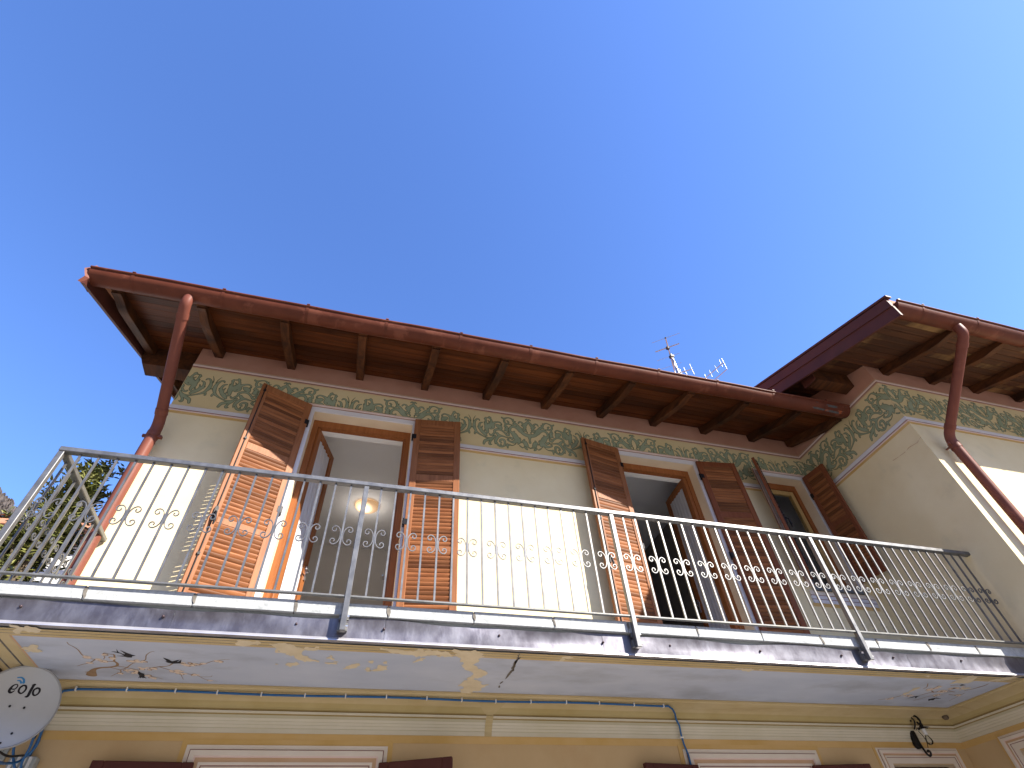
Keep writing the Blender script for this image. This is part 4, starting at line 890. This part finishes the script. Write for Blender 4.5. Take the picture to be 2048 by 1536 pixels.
for key in ('blossom', 'blossom2'):
    b_ = blossoms(DATA[key])
    decal('painted_blossom', [(p, [w + .007 for w in ws_]) for p, ws_ in b_[::2]], [], .0008, 'branch', .003)
    decal('painted_blossom', b_, [], .0010, 'blossom', .003, rough=.006)
for s_ in DATA['swallow'] + DATA['swallow2']: decal('painted_swallow', [], [s_], .0013, 'bird', .002)
for q in DATA['patch']: decal('peeled_patch', [], [q], .0016, 'patch', .003, rough=.045)
for pts, w in DATA['crack']: decal('ceiling_crack', [(pts, [w * random.uniform(.5, 1) for _ in pts])], [], .0014, 'crack', .0025, rough=.012, k=4)
wc = MB(); F = sdf([(DATA['wcrack'], [.003, .006, .005, .007, .005, .006, .003])], [], 2.9, 4.2, 4.6, 5.6, .0035, rough=.0035, k=3)
for P in contour(F, 2.9, 4.6, .0035, -9, 0): wc.face([(XW - .002, p[0], p[1]) for p in P])
if wc.f: add('wall_crack', wc, 'tan', house)

# ------------------------------------------------------------------ balcony railing
rail = tag(empty('balcony_railing', (-2.01, YR, 3.13)), 'long galvanised steel railing with paired scrolls along the balcony edge', 'railing')
def rp(name, mb, m, bevel=0.0): return add(name, mb, m, rail, bevel)
HB, HT = 4.022, 4.060
h = MB(); h.box(-2.03, XW + .01, YR - .024, YR + .024, HB, HT); rp('handrail', h, 'steel', .005)
h = MB(); h.box(-2.033, -1.987, YR + .025, YW - .01, HB, HT - .001); rp('handrail', h, 'steel', .005)
h = MB(); h.box(-1.99, XW + .01, YR - .012, YR + .012, 3.179, 3.193); rp('lower_rail', h, 'steeld', .003)
h = MB(); h.box(-2.025, -1.995, YR + .02, YW - .01, 3.175, 3.193); rp('lower_rail', h, 'steeld', .003)
PX = [-2.01, -.035, 1.936, 3.893]
for i, x in enumerate(PX):
    p = MB(); w = .018
    p.box(x - w, x + w, YR - .019, YR + .019, 2.972, HB)
    o = rp('post', p, 'steel', .003)
    b = MB(); b.box(x - .03, x + .03, YR + .02, 3.492, 2.985, 3.03); b.box(x - .03, x + .03, YR + .02, 3.455, 3.05, 3.08)
    c = b.centre(); place('post_bracket', b.mesh('post_bracket', 'steeld', c), Matrix.Translation(c), o)
    b = MB()
    for z in (3.0, 3.06): b.tube([(x + .018, YR, z), (x + .03, YR, z)], .010, 6)
    c = b.centre(); place('bolt', b.mesh('bolt', 'chrome', c), Matrix.Translation(c), o)
def bal_mesh():
    m = MB(); m.box(-.0062, .0062, -.0062, .0062, 3.192, HB); return m.mesh('baluster', 'steel', (0, 0, 3.192))
BAL = bal_mesh()
def scroll_mesh():
    m = MB()
    half = [(.0095, 0), (.0098, .014), (.0135, .036), (.024, .056), (.040, .0675), (.056, .066), (.067, .054), (.0675, .039), (.058, .029), (.0455, .031), (.041, .041), (.046, .049)]
    half = [tuple(q) for q in cat(half, 4)]
    for s in (-1, 1):
        pts = [(x, z) for x, z in half[::-1]] + [(x, -z) for x, z in half[1:]]
        P3 = [(s * x, 0, z) for x, z in pts]
        # flat bar 4 x 12 mm bent edgewise
        rows = []
        for i, p in enumerate(P3):
            a = Vector(P3[max(0, i - 1)]); b = Vector(P3[min(len(P3) - 1, i + 1)]); t = (b - a).normalized(); n_ = Vector((-t.z, 0, t.x)) * .0028
            rows.append([Vector(p) + n_ + Vector((0, -.0040, 0)), Vector(p) + n_ + Vector((0, .0040, 0)), Vector(p) - n_ + Vector((0, .0040, 0)), Vector(p) - n_ + Vector((0, -.0040, 0))])
        m.grid(rows, 0, False, True); m.face(rows[0]); m.face(rows[-1])
    return m.mesh('scroll', 'steel')
SCR = scroll_mesh()
ZC = 3.607
def bay(xa, step, n, first=1):
    for k in range(1, n + 1):
        x = xa + step * k
        place('baluster', BAL, Matrix.Translation((x, YR, 3.192)), rail)
        if k % 2 == 1: place('scroll', SCR, Matrix.Translation((x, YR, ZC)), rail)
bay(-2.01, .1097, 17); bay(-.035, .1095, 17); bay(1.936, .1087, 17); bay(3.893, .1033, 17)
for k in range(1, 11):
    y = YR + .108 * k
    place('baluster', BAL, Matrix.Translation((-2.01, y, 3.192)), rail)
    if k % 2 == 1: place('scroll', SCR, Matrix.Translation((-2.01, y, ZC)) @ Matrix.Rotation(math.pi / 2, 4, 'Z'), rail)

# ------------------------------------------------------------------ satellite dish
dc = Vector((-1.764, 4.05, 2.713)); th, ph, dr = .405, .171, .204
dn = Vector((math.cos(ph) * math.sin(th), -math.cos(ph) * math.cos(th), math.sin(ph))); du = Vector((0, 0, 1)).cross(dn).normalized(); dv = dn.cross(du)
dish = tag(empty('satellite_dish', dc), 'light grey satellite dish with blue and black lettering at the left house corner', 'satellite dish')
def dpt(u, v, off=0.0):
    rr = (u / dr) ** 2 + (v / (dr * 1.08)) ** 2
    return dc + du * u + dv * v - dn * (.035 * (1 - rr)) + dn * off
m = MB(); NA = 56
def ring(t, off=0.0, k=1.0): return [dpt(dr * k * t * math.cos(2 * math.pi * i / NA), dr * k * 1.08 * t * math.sin(2 * math.pi * i / NA), off) for i in range(NA)]
m.grid([ring(t) for t in (.001, .25, .5, .75, .9, .985)], 0, True, True)
m.grid([ring(.985), ring(.985, .006), ring(1.0, .008), ring(1.025, .004), ring(1.03, -.006), ring(1.0, -.012)], 1, True, True)
m.grid([ring(t, -.006) for t in (.001, .5, .9, 1.0)], 1, True, True)
refl = add('reflector', m, ['dish', 'dishrim'], dish)
def print_on(name, strokes, mt, off):
    sc = .00033
    st = [(p, [w * sc * 1.13 for w in ws_]) for p, ws_ in strokes]
    P = [p for s_ in st for p in s_[0]]; u0, u1 = min(p[0] for p in P) - .02, max(p[0] for p in P) + .02; v0, v1 = min(p[1] for p in P) - .02, max(p[1] for p in P) + .02
    F = sdf(st, [], u0, u1, v0, v1, .0012); mb = MB()
    for q in contour(F, u0, v0, .0012, -9, 0): mb.face([dpt(p[0], p[1], off) for p in q])
    c = mb.centre(); place(name, mb.mesh(name, mt, c), Matrix.Translation(c), refl)
print_on('logo_lettering', DISH['letters'], 'ink', .0012)
print_on('logo_arcs', DISH['arcs'], 'inkblue', .0012)
for u, v in DISH['bolts']:
    b = MB(); b.tube([dpt(u, v, .0), dpt(u, v, .005)], .006, 10); b.tube([dpt(u, v, .005), dpt(u, v, .007)], .003, 8); add('bolt', b, 'plastic', dish)
b = MB(); foot = dpt(-.02, -dr * 1.1, -.02); tip = dc + dn * .16 + dv * (-.34) - du * .02
b.tube([dpt(0, -.12, -.05), foot, tip], .011, 8); add('feed_arm', b, 'grey', dish)
b = MB(); b.tube([tip, tip + (dc - tip).normalized() * .07], [.026, .03], 12); b.tube([tip, tip - (dc - tip).normalized() * .05], .018, 10); add('feed_horn', b, 'beige', dish)
b = MB(); b.tube([dc - dn * .085, dc - dn * .11, (-1.93, 4.30, 2.66), (-1.93, 4.42, 2.62), (-1.93, YW - .004, 2.62)], .019, 10); b.box(-1.97, -1.89, YW - .012, YW - .001, 2.54, 2.70); b.box(dc.x - .04, dc.x + .04, 4.14, 4.18, 2.64, 2.76)
add('wall_bracket', b, 'grey', dish)

jb = tag(empty('junction_box', (-1.76, YW, 2.48)), 'small grey ribbed cable box on the wall below the dish', 'junction box')
b = MB(); b.box(-1.84, -1.70, YW - .07, YW - .001, 2.45, 2.57); add('box_body', b, 'grey', jb, bevel=.006)
b = MB(); [b.box(-1.825 + k * .03, -1.81 + k * .03, YW - .079, YW - .0701, 2.455, 2.565) for k in range(4)]; add('box_rib', b, 'clip', jb)

# ------------------------------------------------------------------ blue cable
cable = tag(empty('blue_cable', (-1.6, 4.38, 2.9)), 'blue network cable clipped along the cove and bending down to a lower door', 'cable')
yc_ = YW - .225
def zc_(x): return 2.903 + .0035 * math.sin(x * 4.2) - .004
path = [(-1.765, YW - .012, 2.50), (-1.762, YW - .012, 2.70), (-1.760, YW - .06, 2.80), (-1.745, YW - .11, 2.872), (-1.69, YW - .19, 2.896)] + [(x, yc_, zc_(x)) for x in np.linspace(-1.6, 2.56, 60)] + \
       [(2.62, yc_ + .006, 2.899), (2.675, yc_ + .045, 2.888), (2.715, yc_ + .09, 2.868), (2.74, YW - .088, 2.846), (2.765, YW - .075, 2.80), (2.785, YW - .035, 2.745), (2.797, YW - .022, 2.68), (2.803, YW - .04, 2.60), (2.806, YW - .04, 2.40), (2.806, YW - .04, 2.0)]
b = MB(); b.tube(path, .0075, 8); add('cable_run', b, 'bluecable', cable)
for x in [-1.613, -1.324, -1.037, -.78, -.5, -.215, .059, .345, .638, .899, 1.16, 1.438, 1.728, 2.006, 2.306, 2.57]:
    b = MB(); b.box(x - .004, x + .004, yc_ - .011, yc_ + .012, zc_(x) - .010, zc_(x) + .014); add('cable_clip', b, 'clip', cable)
b = MB(); b.box(2.765, 2.80, YW - .042, YW - .028, 2.72, 2.73); add('cable_clip', b, 'clip', cable)
c2 = tag(empty('loose_cable', (-1.75, 4.4, 2.5)), 'loose blue and black cables looping behind the dish to the cable box', 'cable')
b = MB()
b.tube(cat([tip, (-1.70, 4.1, 2.45), (-1.78, 4.35, 2.50), (-1.76, 4.46, 2.535), (-1.70, 4.42, 2.60), (-1.69, 4.36, 2.68)], 8), .007, 6)
b.tube(cat([(-1.80, 4.36, 2.62), (-1.79, 4.42, 2.55), (-1.75, 4.48, 2.47), (-1.70, 4.50, 2.40)], 8), .007, 6)
b.tube(cat([(-1.72, 4.50, 2.45), (-1.74, 4.45, 2.52), (-1.72, 4.40, 2.585), (-1.70, 4.33, 2.63)], 8), .007, 6)
add('cable_run', b, 'bluecable', c2)
b = MB(); b.tube(cat([(-1.81, 4.2, 2.54), (-1.77, 4.3, 2.525), (-1.73, 4.4, 2.55)], 8), .006, 6); b.tube([(-1.705, 4.35, 2.625), (-1.692, 4.33, 2.665)], .009, 8); add('cable_end', b, 'plastic', c2)

# ------------------------------------------------------------------ wrought-iron wall lamp
lamp = tag(empty('wall_lamp', (5.22, YW, 2.6)), 'black wrought-iron scroll lamp with a bare bulb on the wall under the balcony', 'wall lamp')
lx = 5.22
def arm(pts, r, dx=0, n=8): b = MB(); b.tube([(lx + dx, p[0], p[1]) for p in cat(pts, 6)], r, n); return b
b = MB(); b.prism([(lx - .030, 2.69), (lx - .018, 2.665), (lx + .018, 2.665), (lx + .030, 2.69), (lx + .030, 2.79), (lx + .020, 2.812), (lx - .020, 2.812), (lx - .030, 2.79)], 'y', YW - .045, YW - .001); add('back_plate', b, 'dark', lamp, bevel=.006)
for nm, pts, r, dx in (('scroll_arm', [(4.545, 2.80), (4.536, 2.855), (4.508, 2.893), (4.470, 2.906), (4.434, 2.898), (4.408, 2.868), (4.408, 2.838), (4.432, 2.832), (4.440, 2.850)], .0085, 0),
                      ('scroll_arm', [(4.496, 2.805), (4.466, 2.832), (4.452, 2.862), (4.464, 2.889), (4.488, 2.896), (4.496, 2.880), (4.484, 2.868)], .006, -.012),
                      ('scroll_arm', [(4.47, 2.80), (4.44, 2.82), (4.42, 2.85), (4.43, 2.875)], .006, .014),
                      ('tail_scroll', [(4.545, 2.745), (4.535, 2.70), (4.525, 2.64), (4.510, 2.605), (4.488, 2.60), (4.476, 2.622), (4.49, 2.637), (4.502, 2.627)], .009, .012),
                      ('lamp_wire', [(4.50, 2.79), (4.48, 2.75), (4.475, 2.70), (4.49, 2.66)], .003, .03)):
    add(nm, arm(pts, r, dx), 'dark', lamp)
b = MB()
for k in range(9):
    a = 2 * math.pi * k / 9; b.face([(lx + .01, 4.425, 2.812), (lx + .01 + .05 * math.cos(a - .3), 4.425 + .05 * math.sin(a - .3), 2.800), (lx + .01 + .062 * math.cos(a), 4.425 + .062 * math.sin(a), 2.792), (lx + .01 + .05 * math.cos(a + .3), 4.425 + .05 * math.sin(a + .3), 2.800)])
b.tube([(lx + .01, 4.425, 2.835), (lx + .01, 4.425, 2.79)], .016, 10); add('leaf_collar', b, 'dark', lamp)
b = MB(); b.tube([(lx + .01, 4.425, 2.79), (lx + .01, 4.425, 2.742)], .017, 12); add('bulb_socket', b, 'clip', lamp)
b = MB(); b.tube([(lx + .01, 4.425, 2.742), (lx + .01, 4.425, 2.73), (lx + .01, 4.425, 2.71), (lx + .01, 4.425, 2.69), (lx + .01, 4.425, 2.672), (lx + .01, 4.425, 2.665)], [.012, .016, .026, .029, .02, .004], 14); add('light_bulb', b, 'bulb', lamp)

wn_ = MB(); wn_.sphere((XW - .20, YW - .15, 2.893), .03, 10, sx=1.1, sy=.9, sz=.8)
tag(add('wasp_nest', wn_, 'bark'), 'small brown clump stuck in the cove near the inner corner', 'nest')

# ------------------------------------------------------------------ ceiling lamp in the left room
cl = tag(empty('ceiling_lamp', (-.02, 6.63, 6.0)), 'round glowing ceiling lamp inside the open balcony door', 'ceiling lamp')
m = MB(); rows = []
for i in range(9):
    a = math.pi / 2 * i / 8; rows.append([(-.02 + .165 * math.cos(a) * math.cos(t), 6.63 + .165 * math.cos(a) * math.sin(t), 5.985 - .075 * math.sin(a)) for t in np.linspace(0, 2 * math.pi, 28, endpoint=False)])
m.grid(rows, 0, True, True)
place('lamp_shade', m.mesh('lamp_shade', 'lamp', (-.02, 6.63, 5.94)), Matrix.Translation((-.02, 6.63, 5.94)), cl)
ld = bpy.data.lights.new('ceiling_lamp_light', 'POINT'); ld.energy = 1.3; ld.color = (1, .92, .84); ld.shadow_soft_size = .12
lo_ = bpy.data.objects.new('ceiling_lamp_light', ld); COL.objects.link(lo_); lo_.parent = cl; lo_.location = (0, 0, -.22); WM[lo_] = Matrix.Translation((-.02, 6.63, 5.78))
m = MB(); m.tube([(-.02, 6.63, 5.999), (-.02, 6.63, 5.98)], .10, 20); add('lamp_base', m, 'chrome', cl)

# ------------------------------------------------------------------ TV antennas on the roof
def antenna(name, loc, label): return tag(empty(name, loc), label, 'antenna', 'tv antennas on the roof')
an = antenna('tv_antenna', (4.93, 5.25, 6.8), 'tall tv antenna on a white mast with crossbars above the gutter')
m = MB(); m.tube([(4.955, 5.27, 6.75), (4.940, 5.243, 8.35), (4.934, 5.235, 8.99)], [.026, .026, .022], 10); add('mast', m, 'alu', an)
m = MB(); m.tube([(4.628, 4.872, 8.955), (5.06, 5.42, 8.955), (5.25, 5.66, 8.955)], .011, 8); add('boom', m, 'alu', an)
for a, b_, r in (((4.444, 5.044), (4.837, 4.719), .0035), ((4.602, 5.223), (4.944, 4.939), .010), ((4.729, 5.417), (5.062, 5.142), .003), ((4.868, 5.616), (5.211, 5.345), .003)):
    m = MB(); m.tube([(a[0], a[1], 8.965), (b_[0], b_[1], 8.965)], r, 6); add('element', m, 'alu', an)
m = MB(); m.box(4.755, 4.805, 5.055, 5.105, 8.93, 8.985); add('dipole_box', m, 'plastic', an)
m = MB(); m.box(4.895, 4.965, 5.195, 5.265, 8.90, 8.955); add('mast_clamp', m, 'plastic', an)
m = MB(); m.box(4.92, 4.985, 5.21, 5.29, 8.43, 8.47); add('mast_clamp', m, 'plastic', an)
m = MB(); m.sphere((4.628, 4.872, 8.955), .016, 8); add('boom_cap', m, 'plastic', an)
m = MB(); m.tube(cat([(4.90, 5.22, 8.92), (4.93, 5.21, 8.8), (4.90, 5.215, 8.65), (4.965, 5.215, 8.55), (4.93, 5.21, 8.4)], 6), .006, 6); add('mast_cable', m, 'clip', an)
m = MB(); m.tube([(4.72, 5.30, 8.41), (5.10, 5.06, 8.44)], .009, 6); add('boom', m, 'alu', an)
for t, hh in ((.15, .06), (.35, .07), (.55, .08), (.72, .10), (.98, .14)):
    x, y, z = 4.72 + .38 * t, 5.30 - .24 * t, 8.41 + .03 * t
    m = MB(); m.tube([(x, y, z - hh), (x, y, z + hh)], .006, 6); add('element', m, 'alu', an)
ab = antenna('tv_antenna', (5.42, 5.3, 6.8), 'small twin-boom tv antenna right of the tall mast')
m = MB(); m.tube([(5.30, 5.32, 6.75), (5.30, 5.32, 8.32)], .022, 10); add('mast', m, 'alu', ab)
m = MB(); m.tube([(5.25, 5.36, 8.30), (5.456, 4.699, 8.30)], .007, 6); m.tube([(5.30, 5.56, 8.22), (5.532, 4.765, 8.22)], .007, 6); add('boom', m, 'alu', ab)
for t, lo_, hi_, r in ((1.0, -.17, .11, .007), (.93, -.06, .12, .005), (.76, -.09, .08, .0042), (.58, -.09, .08, .0042), (.42, -.09, .08, .0042), (.28, -.09, .08, .0042), (.15, -.09, .09, .0042)):
    x, y = 5.25 + .206 * t, 5.36 - .661 * t
    m = MB(); m.tube([(x, y, 8.30 + lo_), (x, y, 8.30 + hi_)], r, 6); add('element', m, 'alu', ab)

wl = MB(); wl.sphere((5.165, 1.985, 6.195), .022, 10, sx=1.5, sy=.9, sz=.8); wl.sphere((5.195, 1.985, 6.19), .014, 8)
tag(add('white_lump', wl, 'clip', merge=False), 'small white lump sitting on the roof edge near the corner of the right gutter', 'lump')

# ------------------------------------------------------------------ neighbouring house
nb = tag(empty('neighbour_house', (-8.5, 15, 0)), 'white neighbouring house with terracotta roof behind the evergreen tree', 'house')
m = MB(); m.box(-16, -5.9, 14.4, 22, 0, 9.15); add('wall', m, 'whitewall', nb)
m = MB(); m.hexa([(-16.6, 13.9, 8.95), (-5.6, 13.9, 9.35), (-5.6, 18, 11.0), (-16.6, 18, 10.6), (-16.6, 13.9, 9.08), (-5.6, 13.9, 9.48), (-5.6, 18, 11.13), (-16.6, 18, 10.73)]); nr = add('roof', m, 'tile', nb)
t = MB()
for i in range(8):
    ya, yb = 13.85 + i * .5, 13.85 + (i + 1) * .5 + .06
    def zt(x, y): return 9.10 + (x + 16.6) / 11 * .4 + (y - 13.9) / 4.1 * 1.65
    t.grid([[(x, y, zt(x, y) + lf + .05 * abs(math.sin((x + 16.6) * 12))) for x in np.arange(-16.6, -5.6, .065)] for y, lf in ((ya, .05), (yb, .01))], 0, True)
o = place('roof_tiles', t.mesh('roof_tiles', 'tile', t.centre()), Matrix.Translation(t.centre()), nr); o['kind'] = 'stuff'
m = MB()
for k in range(14): m.box(-16.4 + k * .78, -16.3 + k * .78, 13.95, 14.39, 8.86 + k * .028, 8.95 + k * .028)
m.box(-16.6, -5.6, 13.88, 13.93, 8.80, 8.94); add('eave_timber', m, 'rafter', nb)
for x in (-9.2, -7.4):
    m = MB(); m.box(x, x + .9, 14.34, 14.42, 6.2, 7.5); add('shutter', m, 'lowshut', nb)

# ------------------------------------------------------------------ evergreen tree beside the house
tree = tag(empty('evergreen_tree', (-2.70, 4.74, 0)), 'glossy broad-leaved evergreen tree beside the left end of the balcony', 'tree')
m = MB()
m.tube(cat([(-2.70, 4.74, 0), (-2.75, 4.76, 1.2), (-2.68, 4.72, 2.4), (-2.55, 4.74, 3.6), (-2.40, 4.73, 4.6)], 5), list(np.linspace(.09, .012, 21)), 10)
def axis(z): return Vector((-2.70 + .33 * max(0, (z - 2.6) / 2.3), 4.72, z))
def crad(z): return np.interp(z, [1.4, 2.2, 3.1, 3.5, 3.8, 3.98, 4.15, 4.45, 4.7, 4.9], [.5, .9, .9, .66, .44, .28, .21, .17, .13, .06])
tips = []
for k in range(64):
    z = random.uniform(1.6, 4.3) if k < 50 else random.uniform(3.4, 4.1); a = random.random() * 6.28; L = crad(z + .30) * random.uniform(.5, .95)
    p0 = axis(z); p2 = p0 + Vector((math.cos(a) * L, math.sin(a) * L * .8, .25 + .25 * random.random()))
    if p2.x > -2.16: p2.x = -2.16 - .2 * random.random()
    p1 = (p0 + p2) / 2 + Vector((0, 0, -.04))
    m.tube(cat([p0, p1, p2], 4), list(np.linspace(.016, .005, 9)), 6); tips.append((p0, p2))
add('trunk', m, 'bark', tree)
LV = []; LF = []
def leafq(p, d, n_, L, w):
    d = d.normalized(); s = d.cross(n_).normalized() * w; n_ = s.cross(d).normalized()
    b = len(LV)
    LV.extend([p, p + d * L * .45 + s - n_ * .1 * L, p + d * L - n_ * .14 * L, p + d * L * .45 - s - n_ * .1 * L, p + d * L * .5 + n_ * .006])
    LF.extend([(b, b + 1, b + 4), (b + 1, b + 2, b + 4), (b + 2, b + 3, b + 4), (b + 3, b, b + 4)])
def cluster(c, nl, rad):
    for _ in range(nl):
        q = c + Vector((random.gauss(0, rad), random.gauss(0, rad), random.gauss(0, rad)))
        if q.x > -2.19: continue
        up = Vector((random.gauss(0, .5), random.gauss(0, .5), 1)).normalized()
        for k in range(8):       # a whorl of leaves at a twig's tip
            a = k * 2.4 + random.random(); e = Vector((math.cos(a), math.sin(a), 0))
            d = (e + up * random.uniform(.1, 1.1)).normalized()
            leafq(q + up * random.uniform(-.035, .02), d, up, random.uniform(.05, .085), random.uniform(.0085, .0135))
for p0, p2 in tips:
    for t_ in (.5, .75, .95, 1.05):
        cluster(p0.lerp(p2, t_), 6 if p0.z > 3.0 else 12, .055)
for k in range(26):
    z = random.uniform(3.9, 4.85); a = random.random() * 6.28; q = random.random() ** .5 * crad(z)
    cluster(axis(z) + Vector((math.cos(a) * q, math.sin(a) * q, 0)), 5, .045)
me = bpy.data.meshes.new('crown'); me.from_pydata([tuple(v) for v in LV], [], LF); me.materials.append(M['leaf']); me.polygons.foreach_set('use_smooth', [True] * len(LF)); me.update()
cr_ = place('crown', me, Matrix.Identity(4), tree)
